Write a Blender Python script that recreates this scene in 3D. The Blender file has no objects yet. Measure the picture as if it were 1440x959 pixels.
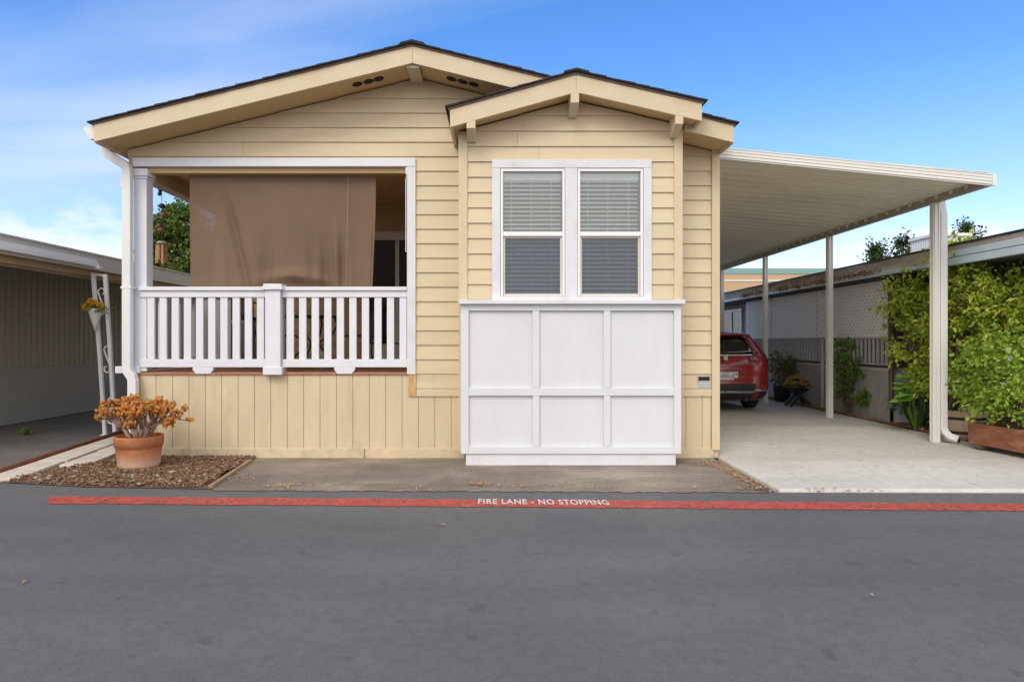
import bpy, math, random
from mathutils import Vector, Matrix
R = math.radians
scene = bpy.context.scene
COL = scene.collection
F, CX, CY, H = 930.0, 701.0, 479.5, 1.43
def X(px, Y): return (px - CX) * Y / F
def Z(py, Y): return H + (CY - py) * Y / F
def G(px, py):
    Y = H * F / (py - CY); return (X(px, Y), Y)

# ------------------------------------------------------------------ camera, world, light
cam = bpy.data.cameras.new('camera'); camo = bpy.data.objects.new('camera', cam); COL.objects.link(camo)
camo.location = (0, 0, H); camo.rotation_euler = (R(90), 0, 0)
cam.sensor_width = 36; cam.lens = 36 * F / 1440; cam.shift_x = (720 - CX) / 1440
cam.clip_start = .05; cam.clip_end = 2000
scene.camera = camo
scene.view_settings.view_transform = 'Standard'; scene.view_settings.look = 'None'
scene.view_settings.gamma = 1; scene.view_settings.exposure = 0.30
scene.view_settings.use_curve_mapping = False
scene.cycles.use_denoising = True
scene.cycles.max_bounces = 12; scene.cycles.diffuse_bounces = 8; scene.cycles.transparent_max_bounces = 12

SUN_EL, SUN_AZ = 43, 204          # azimuth clockwise from +Y: behind the camera, to the left
w = bpy.data.worlds.new('World'); scene.world = w; w.use_nodes = True
nt = w.node_tree; nt.nodes.clear()
def N(t, **k):
    n = nt.nodes.new(t)
    for a, b in k.items(): setattr(n, a, b)
    return n
L = lambda a, b: nt.links.new(a, b)
out = N('ShaderNodeOutputWorld'); bg = N('ShaderNodeBackground'); bg.inputs[1].default_value = .13
sky = N('ShaderNodeTexSky', sky_type='NISHITA', sun_disc=False, sun_elevation=R(SUN_EL), sun_rotation=R(SUN_AZ),
        air_density=1.0, dust_density=.6, ozone_density=1.6)
hs = N('ShaderNodeHueSaturation'); hs.inputs['Saturation'].default_value = 1.36; hs.inputs['Value'].default_value = 1.48
L(sky.outputs[0], hs.inputs['Color'])
tc = N('ShaderNodeTexCoord'); sep = N('ShaderNodeSeparateXYZ'); L(tc.outputs['Generated'], sep.inputs[0])
def ramp(src, stops):
    r = N('ShaderNodeValToRGB'); e = r.color_ramp.elements
    while len(e) < len(stops): e.new(.5)
    for i, (p, v) in enumerate(stops): e[i].position = p; e[i].color = (v, v, v, 1)
    L(src, r.inputs[0]); return r.outputs[0]
def mth(op, a, b):
    m = N('ShaderNodeMath', operation=op); m.use_clamp = False
    for i, q in enumerate((a, b)):
        if isinstance(q, (int, float)): m.inputs[i].default_value = q
        else: L(q, m.inputs[i])
    return m.outputs[0]
# high thin cirrus: the direction projected on a high flat layer, streaked
den = mth('ADD', mth('MAXIMUM', sep.outputs[2], 0.0), .12)
cx = mth('DIVIDE', sep.outputs[0], den); cy = mth('DIVIDE', sep.outputs[1], den)
comb = N('ShaderNodeCombineXYZ'); L(cx, comb.inputs[0]); L(cy, comb.inputs[1])
mp = N('ShaderNodeMapping'); mp.inputs['Rotation'].default_value = (0, 0, R(28)); mp.inputs['Scale'].default_value = (.38, 1.0, 1)
mp.inputs['Location'].default_value = (7.7, 2.1, 0)
L(comb.outputs[0], mp.inputs[0])
n1 = N('ShaderNodeTexNoise'); n1.inputs['Scale'].default_value = .75; n1.inputs['Detail'].default_value = 9; n1.inputs['Roughness'].default_value = .52; n1.inputs['Distortion'].default_value = .5
L(mp.outputs[0], n1.inputs['Vector'])
cir = ramp(n1.outputs[0], [(.44, 0), (.56, .22), (.72, .66)])
# low cumulus bank near the horizon
mp2 = N('ShaderNodeMapping'); mp2.inputs['Scale'].default_value = (1, 1, 2.6); mp2.inputs['Location'].default_value = (.35, .2, .1); L(tc.outputs['Generated'], mp2.inputs[0])
n2 = N('ShaderNodeTexNoise'); n2.inputs['Scale'].default_value = 5.5; n2.inputs['Detail'].default_value = 9; n2.inputs['Roughness'].default_value = .55
L(mp2.outputs[0], n2.inputs['Vector'])
band = ramp(sep.outputs[2], [(.0, .23), (.10, .17), (.155, .03), (.22, -.0)])
cum = ramp(mth('ADD', n2.outputs[0], band), [(.60, 0), (.67, .55), (.76, .9)])
lowm = ramp(sep.outputs[2], [(.15, 1), (.22, 0)])
cum = mth('MULTIPLY', cum, lowm)
hz = ramp(sep.outputs[2], [(.0, .5), (.15, .22), (.34, .0)])
def mix(fac, a, b):
    m = N('ShaderNodeMix', data_type='RGBA')
    L(fac, m.inputs[0])
    for i, q in ((6, a), (7, b)):
        if isinstance(q, tuple): m.inputs[i].default_value = q
        else: L(q, m.inputs[i])
    return m.outputs[2]
tint = N('ShaderNodeMix', data_type='RGBA', blend_type='MULTIPLY'); tint.inputs[0].default_value = 1; tint.inputs[7].default_value = (1.12, .93, 1.04, 1)
L(hs.outputs[0], tint.inputs[6])
c = mix(hz, tint.outputs[2], (4.3, 5.1, 7.0, 1))
c = mix(cir, c, (5.4, 5.9, 6.9, 1))
c = mix(cum, c, (6.3, 6.6, 7.2, 1))
# unseen bright cloud, added behind the camera to light the facade and shaded parts
fill_veil = ramp(mth('ADD', mth('MULTIPLY', sep.outputs[1], -1.0), .3), [(.2, 0), (.75, .85)])
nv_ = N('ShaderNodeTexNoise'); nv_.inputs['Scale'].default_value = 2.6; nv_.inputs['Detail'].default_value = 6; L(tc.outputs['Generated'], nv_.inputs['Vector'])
fill_veil = mth('MULTIPLY', fill_veil, ramp(nv_.outputs[0], [(.36, .25), (.52, 1)]))
c = mix(fill_veil, c, (12.4, 11.7, 10.7, 1))
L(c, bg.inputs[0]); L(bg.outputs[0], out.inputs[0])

sl = bpy.data.lights.new('sun', 'SUN'); so = bpy.data.objects.new('sun', sl); COL.objects.link(so)
sl.energy = 1.25; sl.angle = R(24); sl.color = (1, .92, .79)
d = Vector((math.sin(R(SUN_AZ)) * math.cos(R(SUN_EL)), math.cos(R(SUN_AZ)) * math.cos(R(SUN_EL)), math.sin(R(SUN_EL))))
so.rotation_euler = d.to_track_quat('Z', 'Y').to_euler(); so.location = (-20, -20, 30)

# ------------------------------------------------------------------ mesh builder
class MB:
    def __init__(s): s.v = []; s.f = []
    def poly(s, pts):
        b = len(s.v); s.v += [tuple(p) for p in pts]; s.f.append(tuple(range(b, b + len(pts)))); return s
    def box(s, x0, x1, y0, y1, z0, z1):
        if x0 > x1: x0, x1 = x1, x0
        if y0 > y1: y0, y1 = y1, y0
        if z0 > z1: z0, z1 = z1, z0
        b = len(s.v)
        s.v += [(x, y, z) for z in (z0, z1) for y in (y0, y1) for x in (x0, x1)]
        s.f += [tuple(b + i for i in q) for q in ((0, 2, 3, 1), (4, 5, 7, 6), (0, 1, 5, 4), (2, 6, 7, 3), (0, 4, 6, 2), (1, 3, 7, 5))]
        return s
    def prism(s, pts, axis, a0, a1):
        """pts: 2-D polygon; axis 'y': pts are (x,z); 'x': (y,z); 'z': (x,y)"""
        n = len(pts); b = len(s.v)
        mk = {'y': lambda p, a: (p[0], a, p[1]), 'x': lambda p, a: (a, p[0], p[1]), 'z': lambda p, a: (p[0], p[1], a)}[axis]
        s.v += [mk(p, a0) for p in pts] + [mk(p, a1) for p in pts]
        s.f.append(tuple(range(b, b + n))); s.f.append(tuple(range(b + 2 * n - 1, b + n - 1, -1)))
        for i in range(n):
            j = (i + 1) % n; s.f.append((b + i, b + n + i, b + n + j, b + j))
        return s
    def hexa(s, p):   # 8 points: bottom 4 (ccw), top 4
        b = len(s.v); s.v += [tuple(q) for q in p]
        s.f += [tuple(b + i for i in q) for q in ((3, 2, 1, 0), (4, 5, 6, 7), (0, 1, 5, 4), (1, 2, 6, 5), (2, 3, 7, 6), (3, 0, 4, 7))]
        return s
    def tube(s, path, r, n=8, cap=True, sq=None):
        path = [Vector(p) for p in path]; rr = r if isinstance(r, (list, tuple)) else [r] * len(path)
        rings = []; up = None
        for i, p in enumerate(path):
            t = (path[min(i + 1, len(path) - 1)] - path[max(i - 1, 0)])
            t = t.normalized() if t.length > 1e-9 else Vector((0, 0, 1))
            if up is None:
                up = Vector((0, 1, 0)) if abs(t.y) < .9 else Vector((1, 0, 0))
            u = up - t * up.dot(t)
            if u.length < 1e-4: u = t.orthogonal()
            u.normalize(); up = u; v = t.cross(u)
            b = len(s.v)
            if sq:
                a, c_ = sq[0] * rr[i], sq[1] * rr[i]
                for (q, w_) in ((-a, -c_), (a, -c_), (a, c_), (-a, c_)): s.v.append(tuple(p + v * q + u * w_))
                m = 4
            else:
                for k in range(n):
                    an = 2 * math.pi * k / n
                    s.v.append(tuple(p + (u * math.cos(an) + v * math.sin(an)) * rr[i]))
                m = n
            rings.append(b)
        for a, b in zip(rings, rings[1:]):
            for k in range(m):
                j = (k + 1) % m; s.f.append((a + k, a + j, b + j, b + k))
        if cap:
            s.f.append(tuple(rings[0] + k for k in reversed(range(m)))); s.f.append(tuple(rings[-1] + k for k in range(m)))
        return s
    def lathe(s, prof, c, n=32, jit=0):
        b = len(s.v)
        for (r, z) in prof:
            for k in range(n):
                a = 2 * math.pi * k / n; s.v.append((c[0] + r * math.cos(a), c[1] + r * math.sin(a), c[2] + z))
        for i in range(len(prof) - 1):
            for k in range(n):
                j = (k + 1) % n; s.f.append((b + i * n + k, b + i * n + j, b + (i + 1) * n + j, b + (i + 1) * n + k))
        s.f.append(tuple(b + k for k in reversed(range(n)))); s.f.append(tuple(b + (len(prof) - 1) * n + k for k in range(n)))
        return s
    def disc_axis(s, prof, c, axis, n=28):   # lathe about an arbitrary axis
        m = MB().lathe(prof, (0, 0, 0), n); q = Vector((0, 0, 1)).rotation_difference(Vector(axis)).to_matrix()
        b = len(s.v); s.v += [tuple(q @ Vector(p) + Vector(c)) for p in m.v]; s.f += [tuple(b + i for i in f) for f in m.f]; return s
    def ball(s, c, r, nu=10, nv=7, sc=(1, 1, 1), rot=None):
        b = len(s.v)
        for i in range(nv + 1):
            ph = math.pi * i / nv
            for k in range(nu):
                a = 2 * math.pi * k / nu
                p = Vector((math.sin(ph) * math.cos(a) * r * sc[0], math.sin(ph) * math.sin(a) * r * sc[1], math.cos(ph) * r * sc[2]))
                if rot: p = rot @ p
                s.v.append((c[0] + p.x, c[1] + p.y, c[2] + p.z))
        for i in range(nv):
            for k in range(nu):
                j = (k + 1) % nu; s.f.append((b + i * nu + k, b + (i + 1) * nu + k, b + (i + 1) * nu + j, b + i * nu + j))
        return s
    def build(s, name, mat, parent=None, bevel=0, smooth=False):
        base = Vector((0, 0, 0))
        p = parent
        while p is not None: base += p.location; p = p.parent
        me = bpy.data.meshes.new(name)
        me.from_pydata([(a - base.x, b - base.y, c_ - base.z) for a, b, c_ in s.v], [], s.f); me.validate(); 
        o = bpy.data.objects.new(name, me); COL.objects.link(o)
        me.materials.append(mat)
        if parent: o.parent = parent
        if smooth:
            for pl in me.polygons: pl.use_smooth = True
        if bevel:
            m = o.modifiers.new('bevel', 'BEVEL'); m.width = bevel; m.segments = 2; m.limit_method = 'ANGLE'; m.angle_limit = R(40)
            m.harden_normals = False
        return o
def tag(o, label=None, cat=None, group=None, kind=None):
    if label: o['label'] = label
    if cat: o['category'] = cat
    if group: o['group'] = group
    if kind: o['kind'] = kind
    return o
def thing(name, loc, label, cat, group=None):
    o = bpy.data.objects.new(name, None); COL.objects.link(o); o.location = loc; o.empty_display_size = .2
    return tag(o, label, cat, group)
def kids(o): return [c_ for c_ in bpy.data.objects if c_.parent is o]
def copy_tree(o, parent=None):
    ks = kids(o); c_ = o.copy(); COL.objects.link(c_); c_.parent = parent
    for k in ks: copy_tree(k, c_)
    return c_

# ------------------------------------------------------------------ materials
def mat(name, col, rough=.6, var=.08, scale=6, bump=0, bscale=120, dirt=None, dirt_amt=.35, dscale=2.5, metal=0, spec=.5, stretch=(1, 1, 1), island=None, trans=0, coat=0, perpiece=0):
    m = bpy.data.materials.new(name); m.use_nodes = True; t = m.node_tree; b = t.nodes['Principled BSDF']
    def nn(k, **kw):
        n = t.nodes.new(k)
        for a, v in kw.items(): setattr(n, a, v)
        return n
    b.inputs['Roughness'].default_value = rough; b.inputs['Metallic'].default_value = metal
    b.inputs['Specular IOR Level'].default_value = spec
    if coat: b.inputs['Coat Weight'].default_value = coat
    co = nn('ShaderNodeTexCoord'); mpn = nn('ShaderNodeMapping'); mpn.inputs['Scale'].default_value = stretch
    t.links.new(co.outputs['Object'], mpn.inputs[0])
    ns = nn('ShaderNodeTexNoise'); ns.inputs['Scale'].default_value = scale; ns.inputs['Detail'].default_value = 6; ns.inputs['Roughness'].default_value = .6
    t.links.new(mpn.outputs[0], ns.inputs['Vector'])
    mr = nn('ShaderNodeMapRange'); mr.inputs[1].default_value = .25; mr.inputs[2].default_value = .75; mr.inputs[3].default_value = 1 - var; mr.inputs[4].default_value = 1 + var
    t.links.new(ns.outputs[0], mr.inputs[0])
    mul = nn('ShaderNodeMix', data_type='RGBA', blend_type='MULTIPLY'); mul.inputs[0].default_value = 1
    mul.inputs[6].default_value = (*col, 1); t.links.new(mr.outputs[0], mul.inputs[7])
    c_ = mul.outputs[2]
    if island:     # colour choice per leaf / chip
        geo = nn('ShaderNodeNewGeometry'); rp = nn('ShaderNodeValToRGB'); e = rp.color_ramp.elements
        while len(e) < len(island): e.new(.5)
        for i, q in enumerate(island): e[i].position = i / (len(island) - 1); e[i].color = (*q, 1)
        t.links.new(geo.outputs['Random Per Island'], rp.inputs[0])
        t.links.new(rp.outputs[0], mul.inputs[6])
    if perpiece:   # every board painted a touch differently
        g2 = nn('ShaderNodeNewGeometry'); m2_ = nn('ShaderNodeMapRange'); m2_.inputs[3].default_value = 1 - perpiece; m2_.inputs[4].default_value = 1 + perpiece
        t.links.new(g2.outputs['Random Per Island'], m2_.inputs[0]); pm = nn('ShaderNodeMix', data_type='RGBA', blend_type='MULTIPLY'); pm.inputs[0].default_value = 1
        t.links.new(c_, pm.inputs[6]); t.links.new(m2_.outputs[0], pm.inputs[7]); c_ = pm.outputs[2]
    if dirt:
        n2_ = nn('ShaderNodeTexNoise'); n2_.inputs['Scale'].default_value = dscale; n2_.inputs['Detail'].default_value = 8; n2_.inputs['Roughness'].default_value = .65
        t.links.new(mpn.outputs[0], n2_.inputs['Vector'])
        r2 = nn('ShaderNodeMapRange'); r2.inputs[1].default_value = .5; r2.inputs[2].default_value = .75; r2.inputs[3].default_value = 0; r2.inputs[4].default_value = dirt_amt
        t.links.new(n2_.outputs[0], r2.inputs[0])
        mx = nn('ShaderNodeMix', data_type='RGBA'); t.links.new(r2.outputs[0], mx.inputs[0]); t.links.new(c_, mx.inputs[6]); mx.inputs[7].default_value = (*dirt, 1)
        c_ = mx.outputs[2]
    t.links.new(c_, b.inputs['Base Color'])
    if bump:
        nb = nn('ShaderNodeTexNoise'); nb.inputs['Scale'].default_value = bscale; nb.inputs['Detail'].default_value = 4
        t.links.new(mpn.outputs[0], nb.inputs['Vector'])
        bp = nn('ShaderNodeBump'); bp.inputs['Strength'].default_value = bump; bp.inputs['Distance'].default_value = .01
        t.links.new(nb.outputs[0], bp.inputs['Height']); t.links.new(bp.outputs[0], b.inputs['Normal'])
    if trans:
        tr = nn('ShaderNodeBsdfTranslucent'); t.links.new(c_, tr.inputs[0]); ms = nn('ShaderNodeMixShader'); ms.inputs[0].default_value = trans
        t.links.new(b.outputs[0], ms.inputs[1]); t.links.new(tr.outputs[0], ms.inputs[2])
        t.links.new(ms.outputs[0], t.nodes['Material Output'].inputs[0])
    return m
def glass_mat(name, tint, refl=.12, alpha_dark=(.02, .03, .03), see=.7):
    """thin pane: mostly see-through, Fresnel-like mirror, part tinted"""
    m = bpy.data.materials.new(name); m.use_nodes = True; t = m.node_tree; t.nodes.clear()
    o = t.nodes.new('ShaderNodeOutputMaterial'); tr = t.nodes.new('ShaderNodeBsdfTransparent'); tr.inputs[0].default_value = (*tint, 1)
    df = t.nodes.new('ShaderNodeBsdfDiffuse'); df.inputs[0].default_value = (*alpha_dark, 1)
    m1 = t.nodes.new('ShaderNodeMixShader'); m1.inputs[0].default_value = see
    t.links.new(df.outputs[0], m1.inputs[1]); t.links.new(tr.outputs[0], m1.inputs[2])
    gl = t.nodes.new('ShaderNodeBsdfGlossy'); gl.inputs['Roughness'].default_value = .02
    fr = t.nodes.new('ShaderNodeFresnel'); fr.inputs[0].default_value = 1.5
    ad = t.nodes.new('ShaderNodeMath'); ad.operation = 'ADD'; ad.inputs[1].default_value = refl; ad.use_clamp = True
    t.links.new(fr.outputs[0], ad.inputs[0])
    m2 = t.nodes.new('ShaderNodeMixShader'); t.links.new(ad.outputs[0], m2.inputs[0])
    t.links.new(m1.outputs[0], m2.inputs[1]); t.links.new(gl.outputs[0], m2.inputs[2])
    t.links.new(m2.outputs[0], o.inputs[0]); return m

TAN = (.61, .505, .33)
M = {}
M['siding'] = mat('tan_siding_paint', TAN, .55, .05, 3, .12, 160, (.47, .36, .21), .45, 1.3, stretch=(.35, 1, 2.5), perpiece=.035)
M['trim'] = mat('tan_trim_paint', (.60, .50, .335), .55, .06, 4, .15, 90, (.48, .34, .17), .45, 2.2, stretch=(.5, 1, 1))
M['vtrim'] = mat('tan_upright_trim_paint', (.61, .505, .33), .55, .06, 5, .2, 90, (.50, .34, .16), .5, 2.4, stretch=(2, 1, .4))
M['skirt'] = mat('tan_skirting_paint', (.60, .49, .325), .6, .07, 4, .25, 90, (.42, .32, .20), .6, 1.9, stretch=(1.6, 1, .5), perpiece=.03)
M['baseb'] = mat('worn_base_board_paint', (.58, .475, .31), .65, .12, 6, .25, 60, (.30, .24, .16), .8, 3.2)
M['stained'] = mat('stained_tan_wood', (.55, .35, .15), .6, .2, 9, .2, 60, (.30, .16, .06), .6, 5, stretch=(2, 1, .6))
M['soffit'] = mat('tan_soffit_paint', (.60, .43, .21), .6, .05, 4)
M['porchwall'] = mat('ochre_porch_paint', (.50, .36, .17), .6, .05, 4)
M['white'] = mat('white_gloss_paint', (.68, .69, .73), .42, .035, 5, .08, 80, (.60, .59, .57), .3, 2.2)
M['whitep'] = mat('white_panel_paint', (.635, .645, .672), .42, .04, 3.5, .15, 60, (.53, .52, .51), .35, 1.7, stretch=(1, 1, .5))
M['whitew'] = mat('worn_white_trim', (.66, .67, .70), .5, .06, 8, .25, 60, (.42, .38, .33), .5, 4)
M['vinyl'] = mat('white_vinyl', (.78, .78, .77), .35, .02, 5)
M['almond'] = mat('almond_vinyl', (.62, .60, .53), .4, .03, 5)
M['shingle'] = mat('dark_shingle', (.035, .034, .036), .95, .35, 30, .6, 200)
M['drip'] = mat('brown_drip_edge', (.16, .10, .065), .5, .1, 6)
M['redwood'] = mat('redwood_deck', (.36, .16, .085), .65, .2, 8, .3, 60, (.20, .09, .05), .5, 5, stretch=(.4, 3, 3))
M['alum'] = mat('cream_aluminium', (.70, .69, .64), .35, .03, 3, .03, 60, (.52, .50, .45), .25, 2)
M['pan'] = mat('beige_pan_underside', (.87, .84, .67), .35, .05, 2.2, .02, 30, (.46, .43, .34), .35, 1.2, stretch=(.3, 1.5, 1))
M['beam'] = mat('olive_grey_beam', (.34, .325, .26), .45, .06, 4)
M['spout'] = mat('white_downspout', (.70, .70, .69), .4, .03, 5, 0, 0, (.55, .54, .50), .25, 3)
M['dark'] = mat('dark_void', (.012, .011, .01), .8, .1, 5)
M['black'] = mat('black_iron', (.02, .02, .021), .45, .1, 10)
M['greyplastic'] = mat('grey_plastic', (.30, .31, .31), .5, .05, 5)
M['palecab'] = mat('pale_cabinet', (.52, .54, .49), .5, .05, 4)
# ------------------------------------------------------------------ ground
def nodes(m): return m.node_tree, m.node_tree.nodes['Principled BSDF']
def asphalt(name, c1, c2, patch=.25, rough=.85, cracks=False, k=1.0):
    m = bpy.data.materials.new(name); m.use_nodes = True; t, b = nodes(m); b.inputs['Roughness'].default_value = rough
    co = t.nodes.new('ShaderNodeTexCoord')
    def noise(sc, det=8, ro=.6, st=None, dist=0):
        n = t.nodes.new('ShaderNodeTexNoise'); n.inputs['Scale'].default_value = sc; n.inputs['Detail'].default_value = det; n.inputs['Roughness'].default_value = ro; n.inputs['Distortion'].default_value = dist
        if st:
            mp_ = t.nodes.new('ShaderNodeMapping'); mp_.inputs['Scale'].default_value = st; t.links.new(co.outputs['Object'], mp_.inputs[0]); t.links.new(mp_.outputs[0], n.inputs['Vector'])
        else: t.links.new(co.outputs['Object'], n.inputs['Vector'])
        return n.outputs[0]
    def mr(src, a, b_, c_, d_):
        r = t.nodes.new('ShaderNodeMapRange'); r.inputs[1].default_value = a; r.inputs[2].default_value = b_; r.inputs[3].default_value = c_; r.inputs[4].default_value = d_
        t.links.new(src, r.inputs[0]); return r.outputs[0]
    def mx(f, a, b_, bt='MIX'):
        q = t.nodes.new('ShaderNodeMix'); q.data_type = 'RGBA'; q.blend_type = bt
        for i, s_ in ((0, f), (6, a), (7, b_)):
            if isinstance(s_, tuple): q.inputs[i].default_value = (*s_, 1)
            elif isinstance(s_, (int, float)): q.inputs[i].default_value = s_
            else: t.links.new(s_, q.inputs[i])
        return q.outputs[2]
    c_ = mx(mr(noise(.55, 6, .6), .38, .62, 0, 1), c1, c2)
    c_ = mx(mr(noise(2.2, 9, .7, (.5, 1.3, 1)), .47, .64, 0, patch), c_, tuple(x * .55 for x in c1))
    c_ = mx(1.0, c_, mr(noise(85, 4, .7), .3, .7, 1 - .18 * k, 1 + .18 * k), 'MULTIPLY')
    c_ = mx(1.0, c_, mr(noise(14, 5, .65), .3, .7, .88, 1.12), 'MULTIPLY')
    c_ = mx(1.0, c_, mr(noise(1.0, 4, .5, (.12, 1.1, 1)), .35, .65, .91, 1.08), 'MULTIPLY')
    c_ = mx(mr(noise(5.5, 3, .5), .335, .30, 0, .35), c_, tuple(x * .35 for x in c1))
    sp = mr(noise(48, 2, .5), .69, .73, 0, .35 * k)
    c_ = mx(sp, c_, tuple(min(1, x * 2.0) for x in c2))
    dk = mr(noise(34, 3, .5), .30, .26, 0, .4 * k)
    c_ = mx(dk, c_, tuple(x * .4 for x in c1))
    if cracks:
        v = t.nodes.new('ShaderNodeTexVoronoi'); v.feature = 'DISTANCE_TO_EDGE'; v.inputs['Scale'].default_value = .28
        ad = t.nodes.new('ShaderNodeVectorMath'); ad.operation = 'ADD'
        nz = t.nodes.new('ShaderNodeTexNoise'); nz.inputs['Scale'].default_value = 1.6; nz.inputs['Detail'].default_value = 6
        t.links.new(co.outputs['Object'], nz.inputs['Vector']); t.links.new(co.outputs['Object'], ad.inputs[0]); t.links.new(nz.outputs['Color'], ad.inputs[1])
        t.links.new(ad.outputs[0], v.inputs['Vector'])
        c_ = mx(mr(v.outputs['Distance'], .0008, .003, .35, 0), c_, tuple(x * .35 for x in c1))
    t.links.new(c_, b.inputs['Base Color'])
    bp = t.nodes.new('ShaderNodeBump'); bp.inputs['Strength'].default_value = .55; bp.inputs['Distance'].default_value = .006
    t.links.new(noise(80, 4, .7), bp.inputs['Height']); t.links.new(bp.outputs[0], b.inputs['Normal'])
    return m
M['road'] = asphalt('street_asphalt', (.138, .131, .128), (.112, .108, .110), .14, .8)
M['apron'] = asphalt('old_asphalt_apron', (.33, .275, .21), (.15, .125, .10), .9, .9, False, 1.5)
M['yard'] = asphalt('neighbour_asphalt', (.185, .165, .15), (.14, .128, .12), .4, .85)
M['conc'] = asphalt('driveway_concrete', (.60, .58, .525), (.53, .51, .46), .13, .8, True, .4)
M['soil'] = mat('dry_soil', (.13, .09, .06), .95, .3, 12, .6, 80)

def sheet(name, pts, z, m):
    o = MB().poly([(x, y, z) for x, y in pts]).build(name, m); return tag(o, kind='structure')
sheet('ground', [(-700, -700), (700, -700), (700, 700), (-700, 700)], -.02, M['soil'])
RE = [(-60, 6.9), (G(-300, 676)[0], G(-300, 676)[1]), G(0, 679), G(120, 683), G(300, 687), G(650, 690), G(1075, 692), G(1440, 693), (60, 6.0)]
sheet('road', [(-60, -12), (60, -12)] + list(reversed(RE)), -.002, M['road'])
rj = random.Random(77)
sheet('pavement', [(G(px, 690.2 + (px - 300) * .0035)[0], G(px, 690.2 + (px - 300) * .0035)[1] + rj.uniform(-.022, .03)) for px in range(296, 1082, 7)] + [ (2.60, 7.0), (2.62, 8.15), (-3.0, 8.15), (-3.05, 7.9)], .004, M['apron'])
# neighbour's asphalt, left
sheet('path', [(-60, 6.72), G(-300, 675.5), G(0, 678), (-5.12, 7.0), (-5.46, 9.2), (-5.5, 10.5), (-5.0, 13), (-4.6, 40), (-60, 40)], .002, M['yard'])
sheet('mulch_bed', [(-5.05, 6.70), G(60, 682), G(120, 685), G(300, 688), (-2.98, 7.0), (-2.98, 8.15), (-4.6, 8.15), (-4.6, 10.5), (-5.5, 10.5)], .006, M['soil'])
dv = MB()
dv.prism([(2.66, 6.27), (2.66, 8.0), (2.72, 8.2), (2.72, 30), (6.55, 30), (6.55, 9.0), (6.75, 8.2), (9.5, 7.6), (9.5, 6.2)], 'z', -.05, .03)
tag(dv.build('driveway', M['conc'], None, .024), kind='structure')
sheet('planting_soil', [(6.5, 9.0), (6.7, 8.2), (9.5, 7.65), (12, 7.65), (12, 30), (6.5, 30)], .02, M['soil'])

# fire lane stripe with its lettering
def red_paint():
    m = mat('worn_red_road_paint', (.47, .085, .06), .8, .25, 9, .5, 100, (.27, .075, .06), .6, 4)
    t = m.node_tree; b = t.nodes['Principled BSDF']
    co = t.nodes['Texture Coordinate']; n = t.nodes.new('ShaderNodeTexNoise'); n.inputs['Scale'].default_value = 28; n.inputs['Detail'].default_value = 6; n.inputs['Roughness'].default_value = .7
    t.links.new(co.outputs['Object'], n.inputs['Vector'])
    r = t.nodes.new('ShaderNodeMapRange'); r.inputs[1].default_value = .36; r.inputs[2].default_value = .47
    t.links.new(n.outputs[0], r.inputs[0]); t.links.new(r.outputs[0], b.inputs['Alpha']); return m
M['red'] = red_paint()
random.seed(5)
top = []; bot = []
k = 120
for i in range(k + 1):
    px = 68 + (1700 - 68) * i / k
    yc = 703.0 + (px - 70) * (713.6 - 703.0) / 1370
    a = G(px, yc - 5.2 + random.uniform(-.5, .5)); b = G(px, yc + 5.0 + random.uniform(-.5, .5))
    top.append(a); bot.append(b)
st = MB()
for i in range(k):
    st.poly([(*bot[i], .003), (*bot[i + 1], .003), (*top[i + 1], .003), (*top[i], .003)])
stripe = tag(st.build('fire_lane_stripe', M['red']), 'long worn red stripe painted along the asphalt road edge, lettered FIRE LANE - NO STOPPING', 'road marking')
cu = bpy.data.curves.new('lettering', 'FONT'); cu.body = 'FIRE LANE - NO STOPPING'; cu.size = .2; cu.offset = .0043; cu.space_character = 1.12; cu.space_word = 1.0
to = bpy.data.objects.new('lettering_tmp', cu); COL.objects.link(to)
bpy.context.view_layer.update()
me = bpy.data.meshes.new_from_object(to.evaluated_get(bpy.context.evaluated_depsgraph_get()))
bpy.data.objects.remove(to)
xs = [v.co.x for v in me.vertices]; ys = [v.co.y for v in me.vertices]
a = G(672, 709.0); b_ = G(858, 710.8)
for v in me.vertices:
    u = (v.co.x - min(xs)) / (max(xs) - min(xs)); q = (v.co.y - min(ys)) / (max(ys) - min(ys))
    v.co = (a[0] + (b_[0] - a[0]) * u, a[1] + (b_[1] - a[1]) * u + q * .185, .006)
M['whiteroad'] = mat('white_stencil_paint', (.64, .60, .57), .7, .15, 30, .3, 150, (.45, .3, .28), .4, 40)
lo = bpy.data.objects.new('lettering', me); COL.objects.link(lo); me.materials.clear(); me.materials.append(M['whiteroad']); lo.parent = stripe

# ------------------------------------------------------------------ the tan home
Y0 = 8.10; S0 = Y0 / F
def x0(px): return X(px, Y0)
def z0(py): return Z(py, Y0)
YR = 7.63                       # plane of the main rake boards
PKX, PKZ = -.992, 4.82          # main peak, top of the rake board
SL = .247
XL, XR = -4.66, 2.71            # eave ends
def ztop(x): return PKZ - SL * abs(x - PKX)
FH = .195
def zwall(x): return ztop(x) - FH + .01
house = thing('manufactured_home', (-.9, Y0, 0), 'tan lap-sided manufactured home with white trimmed front porch, low gable roof and bay window', 'house')

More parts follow.
